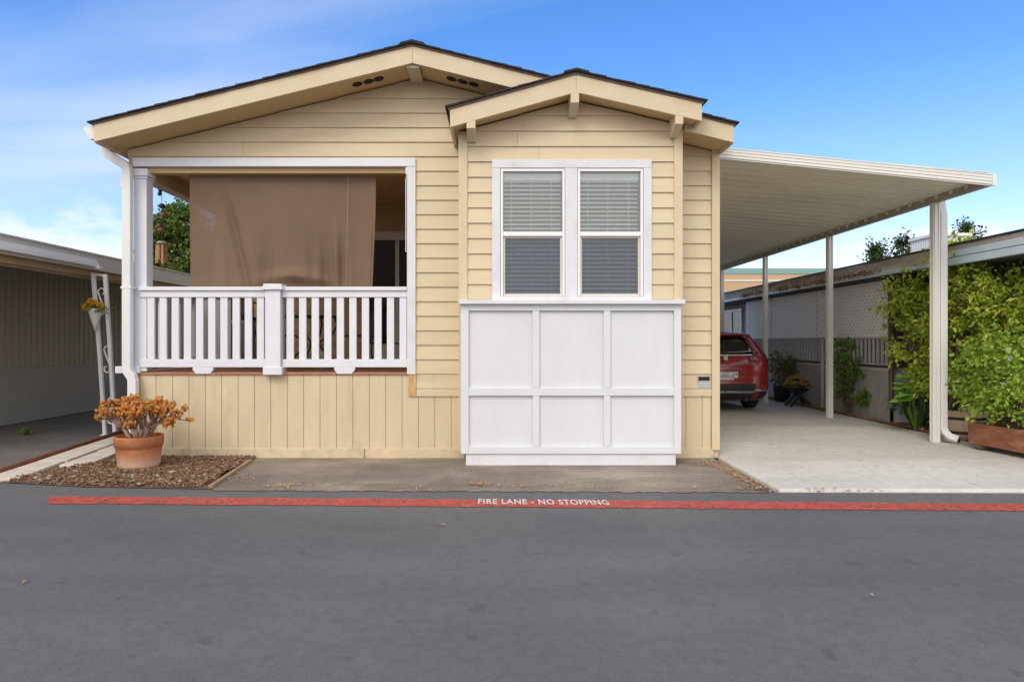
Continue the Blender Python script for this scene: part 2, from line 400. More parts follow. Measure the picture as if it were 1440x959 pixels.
def clip(poly, f):      # keep f(p) >= 0
    o = []
    for i in range(len(poly)):
        p, q = poly[i], poly[(i + 1) % len(poly)]; a, b = f(p), f(q)
        if a >= 0: o.append(p)
        if a * b < 0:
            t = a / (a - b); o.append((p[0] + (q[0] - p[0]) * t, p[1] + (q[1] - p[1]) * t))
    return o
JR = random.Random(9)
def laps(mb, xa, xb, za, zb, Y, zr, zstart, e=.177, t=.018, pk=None):
    """courses of lap siding between za and zb, cut by roof line zr"""
    kz = math.floor((za - zstart) / e)
    while zstart + kz * e < zb - 1e-6:
        c0 = zstart + kz * e; c1 = c0 + e; kz += 1
        lo_, hi = max(c0, za), min(c1, zb)
        segs = [(xa, min(xb, pk)), (max(xa, pk), xb)] if pk is not None else [(xa, xb)]
        if xb - xa > 1.5:        # a butt joint somewhere along the course
            jx = xa + (xb - xa) * JR.uniform(.15, .85); segs = [q for s_ in segs for q in ([(s_[0], jx - .0022), (jx + .0022, s_[1])] if s_[0] < jx < s_[1] else [s_])]
        for sgm in segs:
            if sgm[1] - sgm[0] < 1e-4: continue
            P = [(sgm[0], lo_), (sgm[1], lo_), (sgm[1], hi), (sgm[0], hi)]
            if zr: P = clip(P, lambda p: zr(p[0]) - p[1])
            if len(P) < 3: continue
            def fy(z): return Y - .004 - t * (1 - (z - c0) / e)
            mb.poly([(x, fy(z), z) for x, z in P])
            lowest = [p for p in P if abs(p[1] - lo_) < 1e-6]
            if len(lowest) >= 2:
                u0 = min(p[0] for p in lowest); u1 = max(p[0] for p in lowest)
                mb.poly([(u0, fy(lo_), lo_), (u0, Y, lo_), (u1, Y, lo_), (u1, fy(lo_), lo_)])
# wall body behind the boards
wb = MB()
OX0, OX1 = -4.45, -1.115        # porch opening
OZ0, OZ1 = 1.05, 3.56
def gpoly(xa, xb, za):
    P = [(xa, za), (xb, za), (xb, zwall(xb))]
    if xa < PKX < xb: P.append((PKX, zwall(PKX)))
    P.append((xa, zwall(xa))); return P
wb.prism(gpoly(OX1, 2.69, .0), 'y', Y0, Y0 + .12)
wb.prism(gpoly(-4.53, OX1 - .001, OZ1), 'y', Y0, Y0 + .12)
wb.prism([(-4.53, .0), (OX1 - .001, .0), (OX1 - .001, OZ0 - .04), (-4.53, OZ0 - .04)], 'y', Y0, Y0 + .10)
# side walls and back of the home, porch inner walls
wb.box(2.57, 2.69, Y0 + .12, 19.8, 0, 3.72); wb.box(-4.53, -4.41, 10.67, 19.8, 0, 3.72)
wb.box(-4.53, 2.69, 19.8, 19.9, 0, 3.72)
wb.build('wall', M['siding'], house)
sd = MB()
laps(sd, -4.53, OX1, 3.66, 4.8, Y0, zwall, .852, pk=PKX); laps(sd, OX1, 2.60, .84, 4.8, Y0, zwall, .852, pk=PKX)
# butt joints between boards
sd.build('lap_siding', M['siding'], house)
# grooved skirting boards
sk = MB()
def skirt(xa, xb, za, zb, first, pitch=.2005, g=.007):
    xs_ = [xa]; q = first
    while q < xb:
        if q > xa: xs_.append(q)
        q += pitch
    xs_.append(xb)
    for p, q in zip(xs_, xs_[1:]): sk.box(p + g / 2, q - g / 2, Y0 - .014, Y0 - .001, za, zb)
skirt(x0(181), x0(648), .115, 1.02, x0(197.3)); sk.build('skirting', M['skirt'], house)
sk = MB(); skirt(2.05, 2.60, .115, .76, 2.29); sk.build('skirting', M['skirt'], house)
for q in ((x0(193), x0(513), Y0 - .03, Y0 - .001, .002, .118), (x0(514), x0(654), Y0 - .031, Y0 - .001, .0, .117), (2.05, x0(1003), Y0 - .03, Y0 - .001, .0, .12)): MB().box(*q).build('base_board', M['baseb'], house, .004)
for q in ((x0(586), x0(650), Y0 - .034, Y0 - .001, .755, .835), (2.0, 2.60, Y0 - .034, Y0 - .001, .755, .845)): MB().box(*q).build('band_board', M['trim'], house, .004)
MB().box(x0(575), x0(585.5), Y0 - .036, Y0 - .001, .755, 1.028).build('stained_end_block', M['stained'], house, .004)
MB().box(2.602, 2.70, Y0 - .04, Y0 + .06, .10, 3.80).build('corner_board', M['vtrim'], house, .005)
# roof: deck, rake boards, drip edge, shingle courses
def slope_slab(mb, xa, xb, fz, ta, tb, ya, yb):
    """slab following the line fz between xa and xb, from fz+ta up to fz+tb"""
    mb.hexa([(xa, ya, fz(xa) + ta), (xb, ya, fz(xb) + ta), (xb, yb, fz(xb) + ta), (xa, yb, fz(xa) + ta),
             (xa, ya, fz(xa) + tb), (xb, ya, fz(xb) + tb), (xb, yb, fz(xb) + tb), (xa, yb, fz(xa) + tb)])
rf = MB()
for xa, xb, ys in ((XL + .02, PKX, YR + .022), (PKX, .62, YR + .022), (.62, 2.14, Y0), (2.14, XR - .02, YR + .022)): slope_slab(rf, xa, xb, ztop, -FH + .025, -.004, ys, 19.95)
rf.build('soffit', M['soffit'], house)
rk = MB()
for xa, xb in ((XL, PKX - .001), (PKX + .001, .62), (2.14, XR)): rk = MB(); slope_slab(rk, xa, xb, ztop, -FH, 0, YR - .02, YR + .02); rk.build('rake_board', M['trim'], house, .004)
ev = MB().box(XL - .005, XL + .03, YR + .021, 19.95, ztop(XL) - FH - .005, ztop(XL) - .004)
ev.build('eave_board', M['trim'], house)
MB().box(XR - .03, XR + .004, YR + .021, 19.95, ztop(XR) - FH - .004, ztop(XR) - .004).build('eave_board', M['trim'], house)
dr = MB()
for xa, xb in ((XL - .02, PKX - .001), (PKX + .001, XR + .02)): slope_slab(dr, xa, xb, ztop, .001, .026, YR - .028, 19.95)
dr.build('drip_edge', M['drip'], house)
def shingles(mb, fz, xe, xp, ya, yb, rng, base=.027):
    """courses from eave xe up to ridge xp, each tilted slightly over the one below"""
    n = max(2, int(abs(xp - xe) / .15)); st_ = (xp - xe) / n; sgn = 1 if st_ > 0 else -1
    for i in range(n):
        a = xe + st_ * i - sgn * .012; b = xe + st_ * (i + 1) + sgn * .02
        if i == n - 1: b = xp
        j = rng.uniform(-.003, .004); yj = ya - rng.uniform(0, .012)
        za, zb = fz(a) + base, fz(b) + base
        mb.hexa([(a, yj, za), (b, yj, zb - .002), (b, yb, zb - .002), (a, yb, za), (a, yj, za + .017 + j), (b, yj, zb + .010), (b, yb, zb + .010), (a, yb, za + .017 + j)] if sgn > 0 else
                [(b, yj, zb - .002), (a, yj, za), (a, yb, za), (b, yb, zb - .002), (b, yj, zb + .010), (a, yj, za + .017 + j), (a, yb, za + .017 + j), (b, yb, zb + .010)])
rng = random.Random(3)
sh = MB(); shingles(sh, ztop, XL - .04, PKX, YR - .055, 19.98, rng); shingles(sh, ztop, XR + .035, PKX, YR - .055, 19.98, rng)
cap_y = YR - .07
while cap_y < 19.9:      # ridge caps
    sh.hexa([(PKX - .14, cap_y, PKZ + .005), (PKX, cap_y, PKZ + .036), (PKX, cap_y + .24, PKZ + .03), (PKX - .14, cap_y + .24, PKZ - .0), (PKX - .14, cap_y, PKZ + .022), (PKX, cap_y, PKZ + .058), (PKX, cap_y + .24, PKZ + .045), (PKX - .14, cap_y + .24, PKZ + .01)])
    sh.hexa([(PKX, cap_y, PKZ + .036), (PKX + .14, cap_y, PKZ + .005), (PKX + .14, cap_y + .24, PKZ), (PKX, cap_y + .24, PKZ + .03), (PKX, cap_y, PKZ + .058), (PKX + .14, cap_y, PKZ + .022), (PKX + .14, cap_y + .24, PKZ + .01), (PKX, cap_y + .24, PKZ + .045)])
    cap_y += .2
sh.build('shingles', M['shingle'], house)
# soffit vents: three round holes each side
for px in (502.6, 518.4, 532.6, 635, 650.5, 666):
    Yv = 7.86; xv = X(px, Yv); zv = ztop(xv) - FH + .024; sgn = -1 if xv < PKX else 1
    MB().disc_axis([(.062, -.004), (.062, .004), (.048, .006)], (xv, Yv, zv - .002), (-sgn * SL, 0, -1) if False else (sgn * SL, 0, 1), 20).build('soffit_vent', M['dark'], house)
MB().prism([(YR + .021, 4.64), (YR + .021, 4.585), (Y0 - .02, 4.585), (Y0 - .02, 4.64)], 'x', PKX - .075, PKX + .075).build('ridge_beam_end', M['trim'], house, .004)
# gutter on the left eave and the downspout
gx = XL - .006; gz = ztop(XL)
gu = MB().prism([(gx, gz - .155), (gx - .055, gz - .155), (gx - .075, gz - .105), (gx - .075, gz - .085), (gx - .12, gz - .05), (gx - .12, gz - .02), (gx - .113, gz - .02), (gx - .113, gz - .045), (gx - .068, gz - .08), (gx - .05, gz - .148), (gx - .006, gz - .148), (gx - .006, gz - .01), (gx, gz - .01)], 'y', YR + .0, 19.9)
gu.poly([(gx, YR + .001, gz - .155), (gx - .055, YR + .001, gz - .155), (gx - .075, YR + .001, gz - .105), (gx - .12, YR + .001, gz - .05), (gx - .12, YR + .001, gz - .02), (gx, YR + .001, gz - .01)])
gu.build('gutter', M['spout'], house)
YD = 7.985
def arc(p, q, r, n=5):
    return [Vector(p).lerp(Vector(q), i / n) for i in range(n + 1)]
dp = [(-4.72, YD + .0, 3.78), (-4.72, YD, 3.72), (-4.70, YD, 3.675), (-4.62, YD, 3.62), (-4.53, YD, 3.565), (-4.495, YD, 3.53), (-4.478, YD, 3.47), (-4.476, YD, 3.30), (-4.476, YD, 1.16), (-4.474, YD, 1.10), (-4.46, YD, 1.05), (-4.425, YD, 1.0), (-4.41, YD, .95), (-4.41, YD, .14)]
MB().tube(dp, 1, sq=(.052, .042)).build('downspout', M['spout'], house, .008)
MB().box(-4.565, -4.52, YD - .01, Y0 + .03, 3.28, 3.38).build('downspout_strap', M['spout'], house, .003)
MB().box(-4.54, -4.41, YD - .046, YD + .06, 2.06, 2.085).build('downspout_strap', M['spout'], house, .003)

# ---- porch
MB().box(x0(189), x0(585), Y0 - .045, Y0 + .02, z0(235.5), z0(223.5)).build('porch_header', M['white'], house, .004)
MB().box(x0(573), x0(585), Y0 - .047, Y0 + .10, z0(526), z0(236)).build('porch_casing', M['whitew'], house, .004)
MB().box(x0(570.5), x0(574), Y0 - .03, Y0 + .10, z0(246), z0(236)).build('casing_block', M['white'], house, .003)
po = MB().box(-4.455, -4.30, Y0 - .02, Y0 + .135, 1.06, 3.44).box(-4.48, -4.275, Y0 - .045, Y0 + .16, 3.44, 3.53).box(-4.47, -4.285, Y0 - .035, Y0 + .15, 3.41, 3.435)
po.build('porch_post', M['white'], house, .005)
MB().box(x0(165), x0(199), Y0 - .05, Y0 + .14, z0(524.5), z0(515)).build('post_base_trim', M['white'], house, .004)
MB().box(-4.455, -4.31, 10.40, 10.55, 1.06, 3.44).build('porch_post', M['trim'], house, .005)
MB().box(-4.475, -4.315, Y0 + .161, 10.55, 3.42, 3.56).build('porch_side_beam', M['trim'], house, .005)
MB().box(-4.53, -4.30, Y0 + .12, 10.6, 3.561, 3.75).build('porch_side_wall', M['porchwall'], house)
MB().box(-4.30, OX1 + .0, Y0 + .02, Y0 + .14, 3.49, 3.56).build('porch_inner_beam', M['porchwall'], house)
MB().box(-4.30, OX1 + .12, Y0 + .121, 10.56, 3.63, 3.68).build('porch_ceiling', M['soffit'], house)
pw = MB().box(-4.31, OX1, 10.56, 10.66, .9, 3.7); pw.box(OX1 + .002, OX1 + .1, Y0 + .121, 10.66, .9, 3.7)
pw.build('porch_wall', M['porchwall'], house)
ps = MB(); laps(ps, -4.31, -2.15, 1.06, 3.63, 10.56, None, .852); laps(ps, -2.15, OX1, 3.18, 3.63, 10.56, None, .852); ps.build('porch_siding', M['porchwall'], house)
dk = MB().box(-4.53, OX1, Y0 + .03, 10.56, 1.0, 1.055)
dk.box(x0(197), x0(575), Y0 - .035, Y0 + .029, 1.018, 1.048)
dk.build('porch_deck', M['redwood'], house, .004)
# sliding door on the porch back wall
Yd = 10.54
door = MB().box(-2.15, OX1, Yd - .05, Yd + .015, 3.03, 3.17).box(-2.15, -2.06, Yd - .04, Yd + .015, 1.06, 3.03).box(-1.64, -1.58, Yd - .03, Yd + .01, 1.40, 3.03)
door.box(-2.059, OX1, Yd - .03, Yd + .01, 1.06, 1.38).build('porch_door', M['almond'], house, .004)
dgl = MB().box(-2.06, OX1, Yd - .012, Yd - .004, 1.381, 3.03)
pane_dark = glass_mat('dark_door_glass', (.2, .2, .2), .03, (.012, .011, .010), .3)
dg = dgl.build('pane', pane_dark, [k for k in kids(house) if k.name.startswith('porch_door')][0])
MB().box(-2.05, OX1, Yd - .003, Yd + .012, 1.381, 3.03).build('dark_interior', M['dark'], [k for k in kids(house) if k.name.startswith('porch_door')][0])
# handle loop of blind wand inside the opening
MB().tube([(x0(572), Y0 + .02, z0(244)), (x0(570.5), Y0 + .02, z0(252)), (x0(570.5), Y0 + .02, z0(354)), (x0(573.5), Y0 + .02, z0(354.5))], .006, 6).build('shade_cord_wand', M['vinyl'], house)

# ---- porch railings (front: two bays of ten, side: one run)
def railing(name, xa, xb, n, first, pitch, Y=Y0 - .005):
    tops = MB().box(xa, xb, Y - .055, Y + .055, z0(409), z0(403.8)); tops.box(xa, xb, Y - .03, Y + .03, z0(418.3), z0(409) - .0005)
    tops.box(xa, xb, Y - .032, Y + .032, z0(516.3), z0(505))
    o = tops.build(name, M['white'], house, .004)
    for i in range(n):
        c_ = first + pitch * i
        MB().box(c_ - .0435, c_ + .0435, Y - .018, Y + .018, z0(504.9), z0(418.4)).build('baluster', M['white'], o, .003)
    mid = (xa + xb) / 2
    MB().prism([(mid - .125, z0(516.4)), (mid + .125, z0(516.4)), (mid + .125, z0(520)), (mid + .085, z0(525.5)), (mid - .085, z0(525.5)), (mid - .125, z0(520))], 'y', Y - .036, Y + .036).build('rail_foot', M['white'], o, .003)
    return o
railing('porch_railing', x0(198.5), x0(376), 10, x0(213.4), 17.07 * S0); railing('porch_railing', x0(398), x0(573), 10, x0(408.7), 17.6 * S0)
nw = MB().box(x0(376.5), x0(397.5), Y0 - .095, Y0 + .085, 1.06, z0(408.5)).box(x0(373), x0(401.5), Y0 - .125, Y0 + .115, z0(408.5), z0(403.6)).box(x0(374.5), x0(400), Y0 - .112, Y0 + .102, z0(403.5), z0(400.2))
nw.box(x0(374), x0(400.3), Y0 - .112, Y0 + .102, z0(526.5), z0(515.5)).build('newel_post', M['white'], house, .005)
sr = MB().box(-4.435, -4.325, Y0 + .137, 10.395, z0(409), z0(403.8)).box(-4.41, -4.35, Y0 + .137, 10.395, z0(418.3), z0(409) - .0005).box(-4.41, -4.35, Y0 + .137, 10.395, z0(516.3), z0(505))
sro = sr.build('porch_railing', M['white'], house, .004)
for i in range(12):
    c_ = Y0 + .30 + .178 * i
    MB().box(-4.398, -4.362, c_ - .0435, c_ + .0435, z0(504.9), z0(418.4)).build('baluster', M['white'], sro, .003)
# ---- bay
YB = 7.66; SB = YB / F
def xb(px): return X(px, YB)
def zb(py): return Z(py, YB)
YBR = 7.39; sb = YBR / F
BL, BP, BRR = (633, 155.5), (810, 106.5), (986.5, 147)
bx = [X(p[0], YBR) for p in (BL, BP, BRR)]; bz = [Z(p[1], YBR) for p in (BL, BP, BRR)]
def btop(x):
    if x <= bx[1]: return bz[1] + (x - bx[1]) * (bz[1] - bz[0]) / (bx[1] - bx[0])
    return bz[1] + (x - bx[1]) * (bz[2] - bz[1]) / (bx[2] - bx[1])
def bwall(x): return btop(x) - .19
BX0, BX1 = xb(645.5), xb(958.5)
WX0, WX1 = xb(692), xb(915.5); WZ0, WZ1 = zb(424), zb(227)
wv = MB()
wv.prism([(BX0, .16), (WX0 + .06, .16), (WX0 + .06, bwall(WX0)), (BX0, bwall(BX0))], 'y', YB, YB + .015)
wv.prism([(WX1 - .06, .16), (BX1, .16), (BX1, bwall(BX1)), (WX1 - .06, bwall(WX1))], 'y', YB, YB + .015)
wv.prism([(WX0 + .06, WZ1 - .06), (WX1 - .06, WZ1 - .06), (WX1 - .06, bwall(WX1)), (bx[1], bwall(bx[1])), (WX0 + .06, bwall(WX0))], 'y', YB, YB + .015)
wv.box(WX0 + .06, WX1 - .06, YB, YB + .015, .16, WZ0 + .03)
wv.box(BX0, BX0 + .05, YB + .0155, Y0 - .02, .16, bwall(BX0)); wv.box(BX1 - .05, BX1, YB + .0155, Y0 - .02, .16, bwall(BX1))
wv.build('bay_wall', M['siding'], house)
bs = MB(); zs = zb(228)
laps(bs, BX0 + .02, WX0 + .01, 1.88, 5, YB, bwall, zs, pk=bx[1]); laps(bs, WX1 - .01, BX1 - .02, 1.88, 5, YB, bwall, zs, pk=bx[1]); laps(bs, WX0 + .01, WX1 - .01, WZ1 - .01, 5, YB, bwall, zs, pk=bx[1])
bs.build('bay_siding', M['siding'], house)
MB().box(BX0 - .005, xb(657.5), YB - .035, YB + .05, 1.9, bwall(BX0) + .01).build('bay_corner_board', M['vtrim'], house, .005)
MB().box(xb(947), BX1 + .005, YB - .035, YB + .05, 1.9, bwall(BX1) + .01).build('bay_corner_board', M['vtrim'], house, .005)
bd = MB()
for xa_, xb_ in ((bx[0] + .02, bx[1]), (bx[1], bx[2] - .02)): slope_slab(bd, xa_, xb_, btop, -.17, -.004, YBR + .022, 8.75)
bd.build('bay_soffit', M['soffit'], house)
br = MB()
for xa_, xb_ in ((bx[0], bx[1] - .001), (bx[1] + .001, bx[2])): slope_slab(br, xa_, xb_, btop, -.195, 0, YBR - .02, YBR + .02)
br.build('bay_rake_board', M['trim'], house, .004)
be = MB().box(bx[0] - .003, bx[0] + .035, YBR + .021, Y0 - .01, bz[0] - .2, bz[0] - .004)
be.build('bay_eave_board', M['trim'], house, .003)
MB().box(bx[2] - .035, bx[2] + .003, YBR + .021, Y0 - .01, bz[2] - .2, bz[2] - .004).build('bay_eave_board', M['trim'], house, .003)
bdr = MB()
for xa_, xb_ in ((bx[0] - .02, bx[1] - .001), (bx[1] + .001, bx[2] + .02)): slope_slab(bdr, xa_, xb_, btop, .001, .03, YBR - .028, 8.75)
bdr.build('bay_drip_edge', M['drip'], house)
bsh = MB(); shingles(bsh, btop, bx[0] - .04, bx[1], YBR - .055, 8.8, rng, .031); shingles(bsh, btop, bx[2] + .04, bx[1], YBR - .055, 8.8, rng, .031)
for i in range(5):
    cy_ = YBR - .07 + .22 * i; p, q = bx[1], bz[1]
    for sg in (-1, 1):
        P = [(p, cy_, q + .04), (p + sg * .14, cy_, q + .006), (p + sg * .14, cy_ + .24, q), (p, cy_ + .24, q + .034)]
        if sg < 0: P = [P[1], P[0], P[3], P[2]]
        bsh.hexa(P + [(a_, b2, c2 + .02) for a_, b2, c2 in P])
bsh.build('bay_shingles', M['shingle'], house)
for (pa, pb, yt) in ((656, 668.5, 167), (802.5, 814.5, 134), (950, 961, 161)):
    xa_, xb_ = X(pa, 7.37), X(pb, 7.37); zt = btop((xa_ + xb_) / 2) - .16; zf = Z({656: 180.5, 802.5: 144.5, 950: 174.5}[pa], 7.37)
    MB().prism([(7.372, zt), (7.372, zf), (7.60, zf - .085), (YB - .006, zf - .085), (YB - .006, zt)], 'x', xa_, xb_).build('roof_bracket', M['trim'], house, .004)
# bay window: surround, two single-hung windows
sur = MB().box(WX0, WX1, YB - .042, YB + .03, zb(237.5), zb(226)).box(WX0, xb(703.5), YB - .04, YB + .03, zb(425), zb(237.6)).box(xb(904), WX1, YB - .04, YB + .03, zb(425), zb(237.6)).box(xb(794.5), xb(811.5), YB - .04, YB + .03, zb(425), zb(237.6)).box(WX0 + .001, WX1 - .001, YB - .05, YB + .03, zb(425), zb(417.5))
sur.build('window_surround', M['whitew'], house, .003)
pane_up = glass_mat('window_glass', (.95, .98, .97), .055, (.10, .12, .12), .98)
pane_lo = glass_mat('screened_window_glass', (.74, .82, .90), .025, (.02, .024, .03), .85)
blind_mat = mat('pale_blind_slats', (.86, .87, .84), .5, .03, 4)
for wi, (pa, pb) in enumerate(((704, 794), (812, 903.5))):
    a_, b2 = xb(pa), xb(pb)
    wn = MB()
    wn.box(a_, b2, YB - .03, YB + .05, zb(242), zb(237.7)).box(a_, xb(pa + 3.4), YB - .03, YB + .05, zb(417), zb(242.1)).box(xb(pb - 3.4), b2, YB - .03, YB + .05, zb(417), zb(242.1))
    wo = wn.build('window', M['vinyl'], house, .002)
    us = MB().box(a_ + .028, b2 - .028, YB - .022, YB + .02, zb(332.5), zb(326.3)); us.build('meeting_rail', M['vinyl'], wo, .003)
    lsx0, lsx1 = xb(pa + 3.6), xb(pb - 3.6)
    ls = MB().box(lsx0, lsx0 + .022, YB + .002, YB + .03, zb(415.8), zb(332.7)).box(lsx1 - .022, lsx1, YB + .002, YB + .03, zb(415.8), zb(332.7)).box(lsx0, lsx1, YB + .001, YB + .031, zb(417), zb(413.2)).box(lsx0 + .0221, lsx1 - .0221, YB + .003, YB + .029, zb(335), zb(332.8))
    ls.build('lower_sash', M['almond'], wo, .002)
    MB().box(a_ + .029, b2 - .029, YB + .004, YB + .008, zb(326.3), zb(242.1)).build('pane', pane_up, wo)
    MB().box(lsx0 + .0222, lsx1 - .0222, YB + .012, YB + .016, zb(413.2), zb(335)).build('pane', pane_lo, wo)
    # venetian blind hanging behind the glass
    bl = MB(); Yb = YB + .085
    bl.box(a_ + .035, b2 - .035, Yb - .028, Yb + .028, zb(252), zb(243))
    zz = zb(253); i = 0
    while zz > zb(414):
        tl = .0155
        bl.hexa([(a_ + .037, Yb - .024, zz - tl - .0012), (b2 - .037, Yb - .024, zz - tl - .0012), (b2 - .037, Yb + .024, zz + tl - .0012), (a_ + .037, Yb + .024, zz + tl - .0012),
                 (a_ + .037, Yb - .024, zz - tl + .0012), (b2 - .037, Yb - .024, zz - tl + .0012), (b2 - .037, Yb + .024, zz + tl + .0012), (a_ + .037, Yb + .024, zz + tl + .0012)])
        zz -= .050; i += 1
    for fr_ in (.17, .48, .80): 
        xx = a_ + (b2 - a_) * fr_; bl.box(xx - .002, xx + .002, Yb - .0275, Yb - .0255, zb(414), zb(250))
    tag(bl.build('window_blind', blind_mat), ('pale venetian blind hanging in the left window of the bay', 'pale venetian blind hanging in the right window of the bay')[wi], 'blind')
# dark room behind the windows
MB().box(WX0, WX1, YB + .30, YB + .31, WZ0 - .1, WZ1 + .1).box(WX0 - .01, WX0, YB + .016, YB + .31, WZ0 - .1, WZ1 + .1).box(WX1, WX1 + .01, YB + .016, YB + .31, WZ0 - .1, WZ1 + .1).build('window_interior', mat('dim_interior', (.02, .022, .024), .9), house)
# white panelled skirt of the bay
YP = 7.585
def xp(px): return X(px, YP)
def zp(py): return Z(py, YP)
MB().box(xp(650), xp(957), YP + .035, YB - .001, zp(638), zp(432)).build('bay_panel', M['whitep'], house)
pf = MB()
Yf0, Yf1 = YP - .002, YP + .034
pf.box(xp(648), xp(659), Yf0, Yf1, zp(638), zp(428)).box(xp(948), xp(958), Yf0, Yf1, zp(638), zp(428))
for pa, pb in ((749, 758.5), (849, 858.5)):
    pf.box(xp(pa), xp(pb), Yf0 + .004, Yf1, zp(545.6), zp(437)); pf.box(xp(pa + .3), xp(pb), Yf0 + .003, Yf1, zp(628), zp(556.6))
pf.box(xp(659.1), xp(947.9), Yf0 + .001, Yf1, zp(436.8), zp(428)).box(xp(659.1), xp(947.9), Yf0 + .002, Yf1, zp(556.4), zp(545.8)).box(xp(659.1), xp(947.9), Yf0 + .001, Yf1, zp(638), zp(628.2))
pf.build('panel_frame', M['whitep'], house, .003)
MB().box(xp(645), xp(962), YP - .055, YB - .045, zp(427.8), zp(422)).build('panel_cap', M['whitew'], house, .004)
MB().box(xp(655), xp(951), YP + .02, Y0 - .04, .0, zp(638.2)).build('panel_plinth', M['whitew'], house, .004)
# little vent plate on the right wall
vp = MB().box(x0(980.5), x0(998), Y0 - .024, Y0 - .016, z0(545.5), z0(528.5)).build('vent_plate', mat('grey_plate', (.42, .43, .45), .4), house, .002)
MB().box(x0(981.5), x0(997), Y0 - .028, Y0 - .0245, z0(535), z0(529.5)).build('vent_slot', M['dark'], vp)
# ------------------------------------------------------------------ sun shade on the porch
def shade_mat():
    m = mat('brown_mesh_fabric', (.235, .15, .097), .8, .06, 4, .5, 110)
    t = m.node_tree; b = t.nodes['Principled BSDF']; o = t.nodes['Material Output']
    tr = t.nodes.new('ShaderNodeBsdfTransparent'); tl = t.nodes.new('ShaderNodeBsdfTranslucent'); tl.inputs[0].default_value = (.26, .16, .10, 1)
    m1 = t.nodes.new('ShaderNodeMixShader'); m1.inputs[0].default_value = .25; m2 = t.nodes.new('ShaderNodeMixShader'); m2.inputs[0].default_value = .05
    t.links.new(b.outputs[0], m1.inputs[1]); t.links.new(tl.outputs[0], m1.inputs[2]); t.links.new(m1.outputs[0], m2.inputs[1]); t.links.new(tr.outputs[0], m2.inputs[2])
    t.links.new(m2.outputs[0], o.inputs[0]); return m
YS = 8.235
sx0, sx1 = X(266.5, YS), X(528.5, YS); sz1, sz0 = Z(242, YS), Z(410, YS)
shade = thing('sun_shade', ((sx0 + sx1) / 2, YS, sz1), 'brown mesh roll-down sun shade hanging wrinkled in the porch opening', 'sun shade')
fm = MB(); nu, nv = 150, 90
def fold(u, v):
    """gentle sag, vertical ripples and diagonal creases that grow towards the hem"""
    y = .010 * math.sin(9 * u + 2 * v) * v
    for (u0, du, wd, am, v0) in ((.16, .16, .022, .020, .08), (.43, -.02, .035, .022, .45), (.62, .05, .03, .018, .4), (.72, .0, .028, .030, .5), (.77, .03, .02, -.022, .35), (.84, -.03, .025, .022, .55), (.90, .0, .03, .014, .2)):
        uc = u0 + du * v
        if v > v0: y += am * math.exp(-((u - uc) / wd) ** 2) * min(1, (v - v0) / .35)
    # sagging swag low in the middle
    s = v - (.86 + .20 * abs(u - .55) ** 1.0)
    if u > .36: y -= .030 * math.exp(-(s / .045) ** 2) * max(0, 1 - abs(u - .56) / .22)
    return y * 3.0 + .007 * math.sin(31 * u + 3 * v) * v + .004 * math.sin(57 * u - 2 * v) * v
for j in range(nv + 1):
    for i in range(nu + 1):
        u, v = i / nu, j / nv
        xx = sx0 + (sx1 - sx0) * u + .006 * math.sin(5 * v) * (1 if u > .9 else 0) - (.03 * v if u > .98 else 0)
        fm.v.append((xx, YS + fold(u, v), sz1 + (sz0 - sz1) * v + .010 * math.sin(7 * u + 1) * v))
for j in range(nv):
    for i in range(nu):
        a = j * (nu + 1) + i; fm.f.append((a, a + nu + 1, a + nu + 2, a + 1))
fb = fm.build('fabric', shade_mat(), shade, 0, True)
MB().tube([(sx0 - .01, YS + .005, sz1 + .012), (sx1 + .01, YS + .005, sz1 + .012)], .022, 10).build('top_roller', mat('brown_roller', (.16, .095, .06), .6), shade, 0, True)
MB().tube([(sx0, YS + .005, sz0 - .004), (sx1 - .03, YS + .005, sz0 - .004)], .013, 8).build('hem_bar', mat('brown_hem', (.17, .10, .06), .6), shade, 0, True)
for px, zq in ((489.5, 408),):
    MB().tube([(X(px + 1, YS), YS - .03, sz1), (X(px - 2, YS), YS - .03, Z(zq, YS))], .002, 5).build('pull_cord', mat('grey_cord', (.35, .31, .27), .6), shade)
# ------------------------------------------------------------------ wind chime
YC = 8.75; xc = X(227.5, YC)
ch = thing('wind_chime', (xc, YC, Z(262, YC)), 'bamboo wind chime strung with clay beads hanging from the porch side beam', 'wind chime')
MB().tube([(xc, YC, 3.425), (xc, YC, Z(345, YC))], .004, 5).build('string', M['black'], ch)
M['clay'] = mat('red_clay', (.24, .085, .05), .6, .2, 20); M['gourd'] = mat('dark_glazed_clay', (.05, .045, .05), .35, .3, 20)
M['bamboo'] = mat('bamboo', (.46, .25, .12), .5, .25, 9, .1, 50, stretch=(4, 4, .6))
MB().ball((xc - .022, YC, Z(268, YC)), .032, 10, 8, (.8, .8, 1.1)).ball((xc - .03, YC, Z(273, YC)), .026).build('bead', M['gourd'], ch, 0, True)
MB().ball((xc + .003, YC, Z(290, YC)), .042, 12, 8, (1, 1, .85)).build('bead', M['gourd'], ch, 0, True)
MB().ball((xc + .03, YC, Z(303, YC)), .044, 12, 8, (1, 1, .9)).build('bead', M['clay'], ch, 0, True)
MB().ball((xc - .035, YC, Z(318, YC)), .034, 12, 8, (1.1, 1, .9)).ball((xc - .01, YC, Z(324, YC)), .042, 12, 8, (1.1, 1, .85)).build('bead', M['clay'], ch, 0, True)
MB().lathe([(.0, .03), (.045, .024), (.066, .006), (.068, -.012), (.05, -.02)][::-1], (xc, YC, Z(342, YC)), 18).build('crown_disc', mat('coconut_disc', (.36, .30, .25), .7, .2, 20), ch, 0, True)
